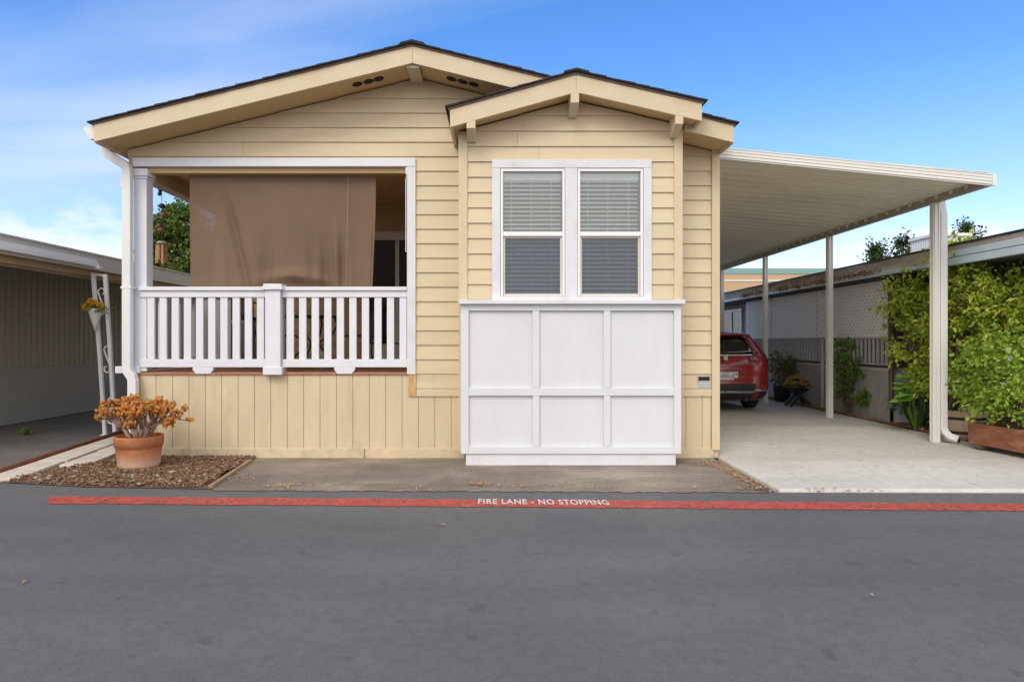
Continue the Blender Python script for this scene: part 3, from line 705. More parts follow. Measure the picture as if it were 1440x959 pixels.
for i in range(7):
    a = i * .9; r = .055 if i else 0; l_ = (.17, .22, .26, .19, .24, .20, .25)[i]
    zt = Z(345, YC); px_, py_ = xc + r * math.cos(a), YC + r * math.sin(a)
    MB().tube([(px_, py_, zt), (px_, py_, zt - l_ * .45), (px_, py_, zt - l_ * .47), (px_, py_, zt - l_)], [.020, .020, .022, .020], 8).build('bamboo_tube', M['bamboo'], ch)
MB().tube([(xc + .02, YC - .03, Z(345, YC)), (xc + .025, YC - .03, Z(383, YC))], .006, 5).build('clapper', M['clay'], ch)

# ------------------------------------------------------------------ things on the porch
ZD = 1.056
YT = 9.75
cab = thing('storage_cabinet', (X(290, 9.6), 9.6, ZD), 'pale grey-green storage cabinet standing on the porch behind the left railing', 'cabinet')
MB().box(X(268, 9.5), X(327, 9.5), 9.45, 9.95, ZD + .03, ZD + .98).build('body', M['palecab'], cab, .01)
MB().box(X(298, 9.44), X(325, 9.44), 9.43, 9.449, ZD + .06, ZD + .93).build('door', M['palecab'], cab, .004)
MB().box(X(270, 9.44), X(297, 9.44), 9.43, 9.449, ZD + .06, ZD + .93).build('door', M['palecab'], cab, .004)
MB().box(X(266, 9.5), X(329, 9.5), 9.42, 9.97, ZD + .981, ZD + 1.01).build('top', M['greyplastic'], cab, .005)
bn = thing('trash_can', (X(343, 9.3), 9.3, ZD), 'slim grey trash can on the porch beside the pale cabinet', 'trash can')
MB().lathe([(.13, 0), (.155, .62), (.165, .63), (.165, .66)], (X(343, 9.3), 9.3, ZD), 24).build('body', M['greyplastic'], bn, 0, True)
MB().lathe([(.17, .661), (.165, .70), (.08, .74)], (X(343, 9.3), 9.3, ZD), 24).build('lid', M['black'], bn, 0, True)
tb = thing('bistro_table', (X(440, 9.4), 9.4, ZD), 'dark iron patio table with scrolled legs on the porch behind the right railing', 'table')
tx = X(440, 9.4)
MB().lathe([(.40, .70), (.405, .715), (.40, .73)], (tx, 9.4, ZD), 32).build('table_top', M['black'], tb)
for i in range(4):
    a = R(35 + 90 * i); cx_, cy_ = math.cos(a), math.sin(a)
    MB().tube([(tx + cx_ * q, 9.4 + cy_ * q, ZD + h) for q, h in ((.33, .695), (.36, .60), (.28, .46), (.10, .36), (.09, .30), (.24, .18), (.34, .06), (.36, .0))], .013, 6).build('leg', M['black'], tb)
MB().lathe([(.20, .305), (.20, .315)], (tx, 9.4, ZD), 20).build('brace_ring', M['black'], tb)
def chair(px, Y, rz, lab):
    x = X(px, Y); c_ = thing('patio_chair', (x, Y, ZD), lab, 'chair', 'iron chairs on the porch')
    cs, sn = math.cos(rz), math.sin(rz)
    def q(u, v, z): return (x + u * cs - v * sn, Y + u * sn + v * cs, ZD + z)
    MB().hexa([q(-.22, -.22, .43), q(.22, -.22, .43), q(.22, .22, .43), q(-.22, .22, .43), q(-.22, -.22, .46), q(.22, -.22, .46), q(.22, .22, .46), q(-.22, .22, .46)]).build('seat', M['black'], c_, .01)
    for u, v in ((-.2, -.2), (.2, -.2), (-.2, .2), (.2, .2)):
        MB().tube([q(u, v, .43), q(u * .95, v * .95, .22), q(u * 1.1, v * 1.1, 0)], .012, 6).build('leg', M['black'], c_)
    bk = MB().tube([q(-.2, .2, .45), q(-.21, .25, .75), q(-.15, .27, .90), q(0, .28, .93), q(.15, .27, .90), q(.21, .25, .75), q(.2, .2, .45)], .013, 6)
    for u in (-.1, 0, .1): bk.tube([q(u, .21, .45), q(u * 1.2, .26, .90)], .008, 5)
    bk.build('backrest', M['black'], c_)
chair(500, 9.2, R(-70), 'black iron patio chair on the porch right of the table'); chair(378, 9.3, R(75), 'black iron patio chair on the porch left of the table')
pp = thing('flower_pot', (X(470, 9.0), 9.0, ZD), 'low grey pot on the porch deck under the patio table', 'pot')
MB().lathe([(.10, 0), (.15, .2), (.16, .21), (.14, .22), (.12, .17)], (X(452, 8.9), 8.9, ZD), 20).build('pot', M['palecab'], pp, 0, True)

# ------------------------------------------------------------------ carport beside the home
YC0, YC1 = 8.14, 18.9
cpx0, cpx1 = 2.72, 6.05
cp = thing('carport', (6.08, 9.14, .03), 'cream aluminium carport awning with ribbed underside on slim posts over the driveway', 'carport')
def cz(x, a, b): return a + (b - a) * (x - cpx0) / (cpx1 - cpx0)
# pans: ribs run across, repeat along the depth
pn = MB(); y = YC0 + .05; prof = []
while y < YC1 - .1:
    prof += [(y, 0), (y + .245, 0), (y + .25, .012), (y + .262, .055), (y + .278, .055), (y + .285, .012)]; y += .29
for (ya, da), (yb, db) in zip(prof, prof[1:]):
    zl, zr_ = 3.70, 3.425
    pn.poly([(cpx0, ya, zl + da), (cpx1 - .02, ya, zr_ + da), (cpx1 - .02, yb, zr_ + db), (cpx0, yb, zl + db)])
    pn.poly([(cpx0, ya, zl + da + .006), (cpx0, yb, zl + db + .006), (cpx1 - .02, yb, zr_ + db + .006), (cpx1 - .02, ya, zr_ + da + .006)])
y = YC0 + .05 + .12
while y < YC1 - .2:
    pn.hexa([(cpx0, y - .008, 3.694), (cpx1 - .02, y - .008, 3.419), (cpx1 - .02, y + .008, 3.419), (cpx0, y + .008, 3.694), (cpx0, y - .005, 3.699), (cpx1 - .02, y - .005, 3.424), (cpx1 - .02, y + .005, 3.424), (cpx0, y + .005, 3.699)]); y += .29
pn.build('roof_pan', M['pan'], cp)
tp = MB(); tp.hexa([(cpx0, YC0 + .02, 3.80), (cpx1, YC0 + .02, 3.505), (cpx1, YC1, 3.505), (cpx0, YC1, 3.80), (cpx0, YC0 + .02, 3.806), (cpx1, YC0 + .02, 3.511), (cpx1, YC1, 3.511), (cpx0, YC1, 3.806)]); tp.build('roof_skin', M['alum'], cp)
ff = MB()   # front fascia with its rolled grooves
a0, a1, b0, b1 = 3.672, 3.338, 3.812, 3.482
for k, (t0, t1, yo) in enumerate(((0, .12, .0), (.12, .34, -.012), (.34, .38, -.004), (.38, .62, -.014), (.62, .66, -.004), (.66, .90, -.014), (.90, 1, -.020))):
    f0 = lambda t: a0 + (b0 - a0) * t
    f1 = lambda t: a1 + (b1 - a1) * t
    ff.hexa([(cpx0, YC0 + yo, f0(t0)), (cpx1 + .02, YC0 + yo, f1(t0)), (cpx1 + .02, YC0 + .02, f1(t0)), (cpx0, YC0 + .02, f0(t0)), (cpx0, YC0 + yo, f0(t1)), (cpx1 + .02, YC0 + yo, f1(t1)), (cpx1 + .02, YC0 + .02, f1(t1)), (cpx0, YC0 + .02, f0(t1))])
ff.build('front_fascia', M['alum'], cp, .002)
gt = MB().prism([(cpx1, 3.345), (cpx1 + .03, 3.345), (cpx1 + .06, 3.40), (cpx1 + .065, 3.478), (cpx1 + .055, 3.478), (cpx1, 3.48)], 'y', YC0 + .021, YC1)
gt.box(cpx1 + .021, cpx1 + .07, YC0 - .016, YC0 + .02, 3.337, 3.480)
gt.build('gutter', M['alum'], cp)
MB().box(6.0, 6.08, YC0 + .021, YC1, 3.335, 3.418).build('side_beam', M['beam'], cp, .004)
y = YC0 + .05 + .247
while y < YC1 - .1: MB().box(5.975, 5.999, y, y + .045, 3.375, 3.43).build('rib_end', M['alum'], cp); y += .29
def cpost(Y, x=6.035, wd=.044):
    p = MB().box(x - wd, x + wd, Y - wd, Y + wd, .03, 3.334)
    for s in (-.6, .6):
        p.box(x + s * wd - .012, x + s * wd + .012, Y - wd - .010, Y - wd, .032, 3.33).box(x - wd - .010, x - wd, Y + s * wd - .012, Y + s * wd + .012, .032, 3.33)
    return p.build('post', M['alum'], cp, .003)
for Y in (9.14, 12.05, 14.95, 17.85): cpost(Y)
YDS = 9.13; xd = 6.132
MB().tube([(xd - .03, YDS, 3.36), (xd - .02, YDS, 3.25), (xd, YDS, 3.15), (xd, YDS, 3.0), (xd, YDS, .24), (xd + .01, YDS - .02, .175), (xd + .055, YDS - .06, .115), (xd + .13, YDS - .12, .085)], 1, sq=(.046, .04)).build('downspout', M['spout'], cp, .008)
MB().box(xd + .125, xd + .136, YDS - .155, YDS - .085, .055, .115).build('downspout_mouth', M['dark'], cp)

# ------------------------------------------------------------------ red car
def rd(hw, y0, y1, r, s):
    """right half of a rounded plan outline: s 0 rear centre .. 1 front centre"""
    r = min(r, hw * .8, (y1 - y0) * .4)
    if s < .2: return (s / .2 * (hw - r), y0 + .02 * 0)
    if s < .35:
        a = (s - .2) / .15 * math.pi / 2; return (hw - r + r * math.sin(a), y0 + r - r * math.cos(a))
    if s < .65: return (hw, y0 + r + (s - .35) / .3 * (y1 - y0 - 2 * r))
    if s < .8:
        a = (s - .65) / .15 * math.pi / 2; return (hw - r + r * math.cos(a), y1 - r + r * math.sin(a))
    return ((1 - s) / .2 * (hw - r), y1)
LV = [(.24, .20, 4.40, .80, .2), (.32, .07, 4.52, .875, .26), (.45, .0, 4.58, .91, .28), (.60, .0, 4.6, .925, .28), (.72, .025, 4.6, .93, .27), (.86, .015, 4.56, .932, .25), (.98, .03, 4.48, .925, .22),
      (1.06, .06, 4.3, .915, .20), (1.12, .10, 3.7, .90, .19), (1.20, .15, 3.35, .875, .18), (1.34, .25, 3.0, .815, .18), (1.48, .36, 2.72, .755, .18), (1.565, .42, 2.5, .71, .18), (1.60, .36, 2.35, .66, .18), (1.645, .50, 2.15, .58, .2), (1.672, .80, 1.8, .42, .2)]
LV = [(p[0] * .955, *p[1:]) for p in LV]
def lev(z):
    for p, q in zip(LV, LV[1:]):
        if z <= q[0]:
            t = max(0, (z - p[0]) / (q[0] - p[0])); return [p[i] + (q[i] - p[i]) * t for i in range(1, 5)]
    return LV[-1][1:]
CX0, CY0, CZ0 = 4.45, 12.95, .03
def cpt(z, s, off=0):
    y0, y1, hw, r = lev(z); sg = 1 if s >= 0 else -1; x, y = rd(hw, y0, y1, r, abs(s)); x *= sg
    if abs(s) < .2: y += .06 * (abs(x) / max(hw, .1)) ** 2.2
    if off:
        n = Vector((x, (y - (y0 + y1) / 2) * (.9 if abs(s) < .3 or abs(s) > .7 else .05), 0))
        if abs(s) < .2: n = Vector((x * .15, -1, .2))
        n.normalize(); x += n.x * off; y += n.y * off; z += n.z * off
    return (CX0 + x, CY0 + y, CZ0 + z)
car = thing('parked_car', (CX0, CY0 + 2.3, CZ0), 'red sport utility car parked under the carport, seen from its rear right corner', 'car')
M['carred'] = mat('deep_red_car_paint', (.30, .012, .018), .25, .02, 5, spec=.6, coat=.6)
M['carglass'] = glass_mat('tinted_car_glass', (.25, .28, .3), .08, (.01, .012, .014), .35)
M['clad'] = mat('black_cladding', (.022, .022, .023), .55, .05, 20)
M['chrome'] = mat('chrome', (.75, .75, .76), .12, .02, 5, metal=1)
M['silver'] = mat('silver_trim', (.45, .45, .46), .35, .02, 5, metal=.7)
M['tail'] = mat('red_tail_lens', (.20, .006, .010), .25, .05, 30, coat=.25)
M['tyre'] = mat('tyre_rubber', (.018, .018, .018), .8, .1, 30)
cb = MB(); ss = [i / 40 for i in range(41)]; ring = ss + [-s for s in reversed(ss[1:-1])]
zsn = []
for p, q in zip(LV, LV[1:]): zsn += [p[0], (p[0] + q[0]) / 2]
zsn.append(LV[-1][0])
for z in zsn: cb.v += [cpt(z, s) for s in ring]
m_ = len(ring)
for i in range(len(zsn) - 1):
    for k in range(m_):
        j = (k + 1) % m_; cb.f.append((i * m_ + k, i * m_ + j, (i + 1) * m_ + j, (i + 1) * m_ + k))
cb.f.append(tuple(range((len(zsn) - 1) * m_, len(zsn) * m_))); cb.f.append(tuple(reversed(range(m_))))
cb.build('body', M['carred'], car, 0, True)
def patch(name, z0_, z1_, s0, s1, m, par=car, off=.007, nz=6, ns=16, zs0=None, zs1=None, smooth=True, th=.006):
    """curved panel lying on the body between two heights and two outline positions; zs0/zs1 shift the s limits at the top"""
    a = MB(); zs0 = s0 if zs0 is None else zs0; zs1 = s1 if zs1 is None else zs1
    for i in range(nz + 1):
        u = i / nz; z = z0_ + (z1_ - z0_) * u; sa = s0 + (zs0 - s0) * u; sb_ = s1 + (zs1 - s1) * u
        a.v += [cpt(z, sa + (sb_ - sa) * k / ns, off) for k in range(ns + 1)]
    for i in range(nz):
        for k in range(ns): q = i * (ns + 1) + k; a.f.append((q, q + 1, q + ns + 2, q + ns + 1))
    o = a.build(name, m, par, 0, smooth); 
    so_ = o.modifiers.new('thick', 'SOLIDIFY'); so_.thickness = th; so_.offset = 0
    return o
rw = patch('rear_window', 1.15, 1.48, -.205, .205, M['carglass'], ns=24, zs0=-.21, zs1=.21, off=.010)
patch('window_backing', 1.14, 1.49, -.21, .21, M['dark'], rw, ns=24, off=.003, th=.002)
for sg in (1, -1):
    for (sa, sb_, nm) in ((.345, .42, 'rear_quarter_window'), (.43, .52, 'door_window'), (.53, .62, 'door_window')):
        w_ = patch(nm, 1.10, 1.43, sg * sa, sg * sb_, M['carglass'], ns=8, off=.010); patch('window_backing', 1.10, 1.43, sg * sa, sg * sb_, M['dark'], w_, ns=8, off=.003, th=.002)
    patch('tail_light', .99, 1.10, sg * .135, sg * .30, M['tail'], off=.012, ns=18)
    patch('tail_light', 1.101, 1.40, sg * .225, sg * .315, M['tail'], off=.012, ns=10, zs0=sg * .255, zs1=sg * .315)
    patch('reflector', .47, .54, sg * .215, sg * .275, mat('red_reflector', (.45, .02, .02), .2, .05, 30) if sg > 0 else M['tail'], off=.016, nz=3)
    patch('bumper_trim', .37, .415, 0, sg * .15, M['silver'], off=.014, nz=3)
    patch('bumper_trim', .41, .455, sg * .18, sg * .29, M['silver'], off=.014, nz=3)
    patch('bumper_trim', .37, .415, sg * .15, sg * .18, M['silver'], off=.0145, nz=3, zs0=sg * .15, zs1=sg * .18)
    patch('door_handle', .98, 1.0, sg * .44, sg * .46, M['carred'], off=.03, nz=2, ns=4); patch('door_handle', .98, 1.0, sg * .54, sg * .56, M['carred'], off=.03, nz=2, ns=4)
patch('windshield', 1.12, 1.49, .80, 1.0, M['carglass'], ns=12, off=.010); patch('windshield', 1.12, 1.49, -.80, -1.0, M['carglass'], ns=12, off=.010)
patch('lower_cladding', .25, .56, -1.0, 1.0, M['clad'], off=.008, ns=100)
patch('chrome_strip', 1.105, 1.135, -.17, .17, M['chrome'], off=.022, nz=2, ns=24)
patch('spoiler', 1.50, 1.555, -.22, .22, M['carred'], off=.05, nz=2, ns=24, th=.03)
em = MB().disc_axis([(.045, 0), (.045, .008), (.035, .012)], (CX0, CY0 - .005, CZ0 + 1.06), (0, -1, 0), 20).build('badge', M['chrome'], car)
# licence plate and sticker
pl = MB().box(CX0 - .155, CX0 + .155, CY0 - .012, CY0 - .002, CZ0 + .64, CZ0 + .795)
plate = pl.build('license_plate', mat('white_plate', (.72, .72, .72), .35), car, .004)
for txt, sz, zz in (('8UBB122', .085, .685), ('California', .03, .762)):
    cu = bpy.data.curves.new('plate_text', 'FONT'); cu.body = txt; cu.size = sz; cu.align_x = 'CENTER'; cu.extrude = .0008
    q = bpy.data.objects.new('plate_text_tmp', cu); COL.objects.link(q); bpy.context.view_layer.update()
    me = bpy.data.meshes.new_from_object(q.evaluated_get(bpy.context.evaluated_depsgraph_get())); bpy.data.objects.remove(q)
    base = plate.parent.location
    for v in me.vertices: v.co = (CX0 + v.co.x - base.x, CY0 - .0135 + v.co.z - base.y, CZ0 + zz + v.co.y - base.z)
    o = bpy.data.objects.new('plate_lettering', me); COL.objects.link(o); me.materials.clear(); me.materials.append(mat('plate_blue', (.03, .04, .16) if sz > .05 else (.4, .05, .06), .5)); o.parent = plate
stk = MB().box(CX0 + .165, CX0 + .235, CY0 - .010, CY0 - .003, CZ0 + .68, CZ0 + .80).build('sticker', mat('white_sticker', (.75, .75, .76), .5), car)
MB().disc_axis([(.018, 0), (.018, .003)], (CX0 + .20, CY0 - .0102, CZ0 + .75), (0, -1, 0), 12).build('sticker_emblem', mat('dark_blue_emblem', (.03, .05, .14), .5), stk)
for sx in (-1, 1):
    for yy in (.93, 3.6):
        wx = CX0 + sx * .80; wc = (wx, CY0 + yy, CZ0 + .345)
        whl = MB().disc_axis([(.20, -.115), (.30, -.115), (.335, -.09), (.345, -.05), (.345, .05), (.335, .09), (.30, .115), (.20, .115)], wc, (sx, 0, 0), 36).build('wheel', M['tyre'], car, 0, True)
        rim = MB().disc_axis([(.205, .09), (.215, .118), (.19, .112), (.06, .10), (.04, .115)], wc, (sx, 0, 0), 30)
        rim.build('rim', M['silver'], whl)
    MB().tube([(CX0 + sx * .93, CY0 + 3.02, CZ0 + 1.10), (CX0 + sx * 1.02, CY0 + 3.0, CZ0 + 1.15), (CX0 + sx * 1.06, CY0 + 2.98, CZ0 + 1.18)], [.03, .09, .07], 10).build('side_mirror', M['carred'], car, 0, True)
MB().box(CX0 - .7, CX0 + .7, CY0 + .3, CY0 + 4.2, CZ0 + .2, CZ0 + .26).tube([(CX0 + .45, CY0 + .5, CZ0 + .24), (CX0 + .45, CY0 + .12, CZ0 + .24)], .04, 10).build('underbody', M['clad'], car)
MB().tube([(CX0 - .25, CY0 + .13, CZ0 + 1.15), (CX0 + .05, CY0 + .15, CZ0 + 1.18)], .010, 6).build('rear_wiper', M['clad'], car)
# ------------------------------------------------------------------ foliage tools
def leaf(mb, p, d, n, ln, wd, fold=.25):
    d = d.normalized(); s = d.cross(n)
    if s.length < 1e-3: s = d.orthogonal()
    s.normalize(); nn = s.cross(d)
    a = p; m1 = p + d * ln * .45 + s * wd * .5 + nn * wd * fold; m2 = p + d * ln * .45 - s * wd * .5 + nn * wd * fold; t = p + d * ln - nn * ln * .12
    c_ = p + d * ln * .5
    b = len(mb.v); mb.v += [tuple(a), tuple(m1), tuple(t), tuple(m2), tuple(c_)]
    mb.f += [(b, b + 4, b + 1), (b + 4, b + 2, b + 1), (b, b + 3, b + 4), (b + 4, b + 3, b + 2)]
def rv(g): return Vector((g.gauss(0, 1), g.gauss(0, 1), g.gauss(0, 1))).normalized()
def clumps(mb, cs, nc, nl, size, wd, g, up=.5, rad=.14, shell=.55):
    """cs: ellipsoids (x,y,z,rx,ry,rz); nc clumps in each, nl leaves in a clump, leaf sprays pointing out and drooping"""
    for (x, y, z, rx, ry, rz) in cs:
        for i in range(nc):
            v = rv(g); k = shell + (1 - shell) * g.random() ** .6
            if g.random() < .2: k *= .6
            c_ = Vector((x + v.x * rx * k, y + v.y * ry * k, z + v.z * rz * k)); ax = (v + Vector((0, 0, g.uniform(-.3, .5)))).normalized()
            rr = rad * g.uniform(.6, 1.3)
            for j in range(nl):
                q = c_ + ax * g.uniform(-.6, 1) * rr + rv(g) * rr * .6 * g.random()
                d_ = (ax * .7 + rv(g) * .8 + Vector((0, 0, -.15))).normalized(); n_ = (Vector((0, 0, up)) + rv(g) * .6)
                sc = g.uniform(.65, 1.25); leaf(mb, q, d_, n_, size * sc, wd * sc)
def branches(mb, base, cs, g, r=.02, per=3):
    for (x, y, z, rx, ry, rz) in cs:
        for i in range(per):
            v = rv(g); e = Vector((x + v.x * rx * .7, y + v.y * ry * .7, z + v.z * rz * .7)); b = Vector(base)
            m1 = b.lerp(e, .4) + Vector((g.uniform(-.1, .1), g.uniform(-.1, .1), .12)); m2 = b.lerp(e, .75) + Vector((g.uniform(-.1, .1), g.uniform(-.1, .1), .05))
            mb.tube([b, m1, m2, e], [r, r * .7, r * .45, r * .15], 5)
def leafmat(name, cols, rough=.5, tr=.32): return mat(name, cols[0], rough, .05, 3, island=cols, trans=tr, spec=.4)
M['bark'] = mat('brown_bark', (.13, .095, .065), .9, .3, 14, .6, 60, stretch=(2, 2, .5))
GY = [(.22, .33, .03), (.36, .49, .05), (.46, .56, .06), (.60, .62, .10), (.27, .40, .04)]
GM = [(.07, .14, .02), (.12, .22, .03), (.18, .30, .045), (.29, .40, .08), (.10, .18, .03)]
GD = [(.018, .042, .012), (.035, .075, .018), (.06, .11, .025)]

# ------------------------------------------------------------------ terracotta pot and succulent
px_, py_ = X(190, 7.3), 7.38
pot = thing('terracotta_pot', (px_, py_, .03), 'round terracotta pot with white mineral stains standing on the bark mulch', 'pot')
def terracotta():
    m = mat('stained_terracotta', (.42, .145, .055), .8, .12, 9, .15, 60, (.60, .36, .22), .5, 5)
    t = m.node_tree; b = t.nodes['Principled BSDF']; src = b.inputs['Base Color'].links[0].from_socket
    co = t.nodes['Texture Coordinate']; s = t.nodes.new('ShaderNodeSeparateXYZ'); t.links.new(co.outputs['Object'], s.inputs[0])
    nz = t.nodes.new('ShaderNodeTexNoise'); nz.inputs['Scale'].default_value = 5; nz.inputs['Detail'].default_value = 6; t.links.new(co.outputs['Object'], nz.inputs['Vector'])
    ml = t.nodes.new('ShaderNodeMath'); ml.operation = 'MULTIPLY_ADD'; ml.inputs[1].default_value = .22; t.links.new(nz.outputs[0], ml.inputs[0]); t.links.new(s.outputs[2], ml.inputs[2])
    r = t.nodes.new('ShaderNodeMapRange'); r.inputs[1].default_value = .29; r.inputs[2].default_value = .17; r.inputs[3].default_value = 0; r.inputs[4].default_value = .75; t.links.new(ml.outputs[0], r.inputs[0])
    mx = t.nodes.new('ShaderNodeMix'); mx.data_type = 'RGBA'; t.links.new(r.outputs[0], mx.inputs[0]); t.links.new(src, mx.inputs[6]); mx.inputs[7].default_value = (.68, .47, .34, 1)
    t.links.new(mx.outputs[2], b.inputs['Base Color']); return m
MB().lathe([(.200, 0), (.214, .03), (.232, .20), (.238, .235), (.247, .24), (.252, .33), (.248, .35), (.23, .35), (.225, .29)], (px_, py_, .03), 40).build('pot', terracotta(), pot, 0, True)
MB().lathe([(.22, .285), (.228, .292)], (px_, py_, .03), 30).build('soil', M['soil'], pot)
MB().box(px_ - .21, px_ - .08, py_ - .17, py_ + .02, .006, .028).build('support_brick', mat('pale_brick', (.40, .36, .28), .9, .2, 10), pot, .004)
g = random.Random(11)
jp = thing('jade_plant', (px_, py_, .33), 'bushy orange-tinged jade succulent growing in the terracotta pot', 'plant')
stm = MB(); lf = MB()
tips = []
def grow(p, d, ln, r, dep):
    e = p + d * ln; mid = p.lerp(e, .5) + rv(g) * ln * .08
    stm.tube([p, mid, e], [r, r * .85, r * .7], 6)
    if dep == 0: tips.append((e, d)); return
    for i in range(g.choice((2, 3, 3))):
        nd = (d + rv(g) * .75 + Vector((0, 0, .18))).normalized(); grow(e, nd, ln * g.uniform(.6, .85), r * .66, dep - 1)
for i in range(13):
    a = i * .97 + g.uniform(-.3, .3); grow(Vector((px_ + .06 * math.cos(a), py_ + .06 * math.sin(a), .31)), Vector((math.cos(a) * .75, math.sin(a) * .6, 1.15)).normalized(), .185, .024, 3)
# one long drooping branch to the right
grow(Vector((px_ + .05, py_ - .04, .38)), Vector((.9, -.1, .65)).normalized(), .24, .018, 2)
for e, d_ in tips:
    if (e - Vector((px_ + .02, py_, .62))).length > .62: continue
    for k in range(10):
        dd = (d_ * .5 + rv(g)).normalized(); rot = Vector((0, 0, 1)).rotation_difference(dd).to_matrix()
        c_ = e + dd * .022 - d_ * g.uniform(0, .06)
        lf.ball(c_, .021 * g.uniform(.75, 1.2), 5, 4, (.8, .45, 1.15), rot)
stm.build('stem', mat('succulent_stem', (.34, .22, .16), .7, .2, 20), jp, 0, True)
lf.build('foliage', leafmat('orange_succulent_leaf', [(.48, .12, .02), (.58, .20, .035), (.46, .22, .04), (.58, .30, .07), (.26, .20, .04), (.52, .10, .02), (.62, .25, .05)], .4, .1), jp, 0, True)

# ------------------------------------------------------------------ mulch, pavers, edging, fallen leaves
g = random.Random(21)
def inpoly(x, y, P):
    c_ = False
    for i in range(len(P)):
        x1, y1 = P[i]; x2, y2 = P[i - 1]
        if (y1 > y) != (y2 > y) and x < (x2 - x1) * (y - y1) / (y2 - y1) + x1: c_ = not c_
    return c_
bed = [(-5.0, 6.72), G(60, 681), G(120, 684), G(300, 687), (-2.95, 7.0), (-2.95, 8.05), (-4.2, 8.06), (-4.55, 8.2)]
def chip(mb, x, y, z, l, w_, h, g):
    q = Matrix.Rotation(g.uniform(0, 6.28), 3, 'Z') @ Matrix.Rotation(g.uniform(-.5, .5), 3, 'X') @ Matrix.Rotation(g.uniform(-.4, .4), 3, 'Y')
    P = [Vector(p) for p in ((-l, -w_, -h), (l * g.uniform(.6, 1), -w_, -h), (l, w_ * g.uniform(.5, 1), -h), (-l * g.uniform(.6, 1), w_, -h), (-l, -w_, h), (l * .9, -w_ * .8, h), (l, w_ * .7, h), (-l * .8, w_, h))]
    mb.hexa([Vector((x, y, z)) + q @ p for p in P])
mc = MB(); k = 0
while k < 11000:
    x, y = g.uniform(-5.1, -2.9), g.uniform(6.25, 8.1)
    if not inpoly(x, y, bed): continue
    edge = 0 if inpoly(x + .08, y - .08, bed) and inpoly(x - .08, y - .08, bed) else 1
    if edge and g.random() < .5: continue
    k += 1; chip(mc, x, y, .010 + g.random() ** 2 * .035, g.uniform(.007, .026), g.uniform(.004, .011), g.uniform(.002, .005), g)
tag(mc.build('bark_mulch', mat('bark_chips', (.2, .1, .06), .9, .05, 3, island=[(.08, .043, .025), (.17, .09, .048), (.25, .14, .075), (.36, .23, .135), (.12, .07, .045), (.21, .115, .065), (.30, .18, .105)])), 'brown bark chip mulch spread in front of the porch skirting', 'mulch', kind='stuff')
st_ = MB(); k = 0
while k < 34:
    x, y = g.uniform(-5.1, -2.9), g.uniform(6.25, 7.6)
    if not inpoly(x, y, bed) or (y > 7.1 and g.random() < .7): continue
    k += 1; q = g.uniform(.012, .03); st_.ball((x, y, .035), q, 6, 4, (1.3, 1, .6), Matrix.Rotation(g.uniform(0, 6), 3, 'Z'))
tag(st_.build('pebbles', mat('pale_pebbles', (.4, .36, .3), .8, .1, 9, island=[(.30, .25, .19), (.40, .34, .28), (.24, .19, .14), (.48, .43, .36)])), 'scattered pale pebbles lying among the bark mulch', 'pebbles', kind='stuff')
# paving slabs: two rows leading back beside the home
g = random.Random(4)
M['paver'] = mat('pale_concrete_paver', (.66, .585, .475), .85, .1, 6, .4, 80, (.36, .29, .22), .5, 4)
A, B = Vector((*G(-30, 678), 0)), Vector((*G(150, 618), 0)); dv_ = (B - A).normalized(); nv_ = Vector((dv_.y, -dv_.x, 0))
pav = [(0, .0, 1.0), (0, 1.03, 1.05), (0, 2.11, 1.0), (1, .72, .95), (1, 1.70, 1.0), (1, 2.73, .95)]
plab = ['pale concrete paving slab of the outer row, nearest the street', 'pale concrete paving slab in the middle of the outer row along the rusty edging', 'pale concrete paving slab of the outer row, farthest back by the ironwork post',
        'pale concrete paving slab of the inner row, nearest the street', 'pale concrete paving slab of the inner row left of the terracotta pot', 'pale concrete paving slab of the inner row, behind the terracotta pot']
for (row, u, l), lb in zip(pav, plab):
    o_ = A + dv_ * u + nv_ * (.04 + row * .36) ; w_ = .31
    P = [o_, o_ + dv_ * l, o_ + dv_ * l + nv_ * w_, o_ + nv_ * w_]; P = [p + Vector((g.uniform(-.01, .01), g.uniform(-.01, .01), 0)) for p in P]
    P = [P[0], P[3], P[2], P[1]]
    o = MB().hexa([(p.x, p.y, -.02) for p in P] + [(p.x, p.y, .035 + g.uniform(-.004, .004)) for p in P]).build('paving_slab', M['paver'], None, .008)
    tag(o, lb, 'paving slab', 'paving slabs beside the home')
e0, e1 = A - dv_ * .6 - nv_ * .03, A + dv_ * 4.2 - nv_ * .03
P = [e0, e0 + nv_ * .035, e1 + nv_ * .035, e1]
tag(MB().hexa([(p.x, p.y, -.02) for p in P] + [(p.x, p.y, .07) for p in P]).build('edging_board', mat('rusty_edging', (.24, .095, .05), .85, .3, 10, .4, 60, (.12, .06, .04), .5, 6), None, .004), 'rust-brown edging strip between the paving slabs and the neighbouring asphalt', 'edging')
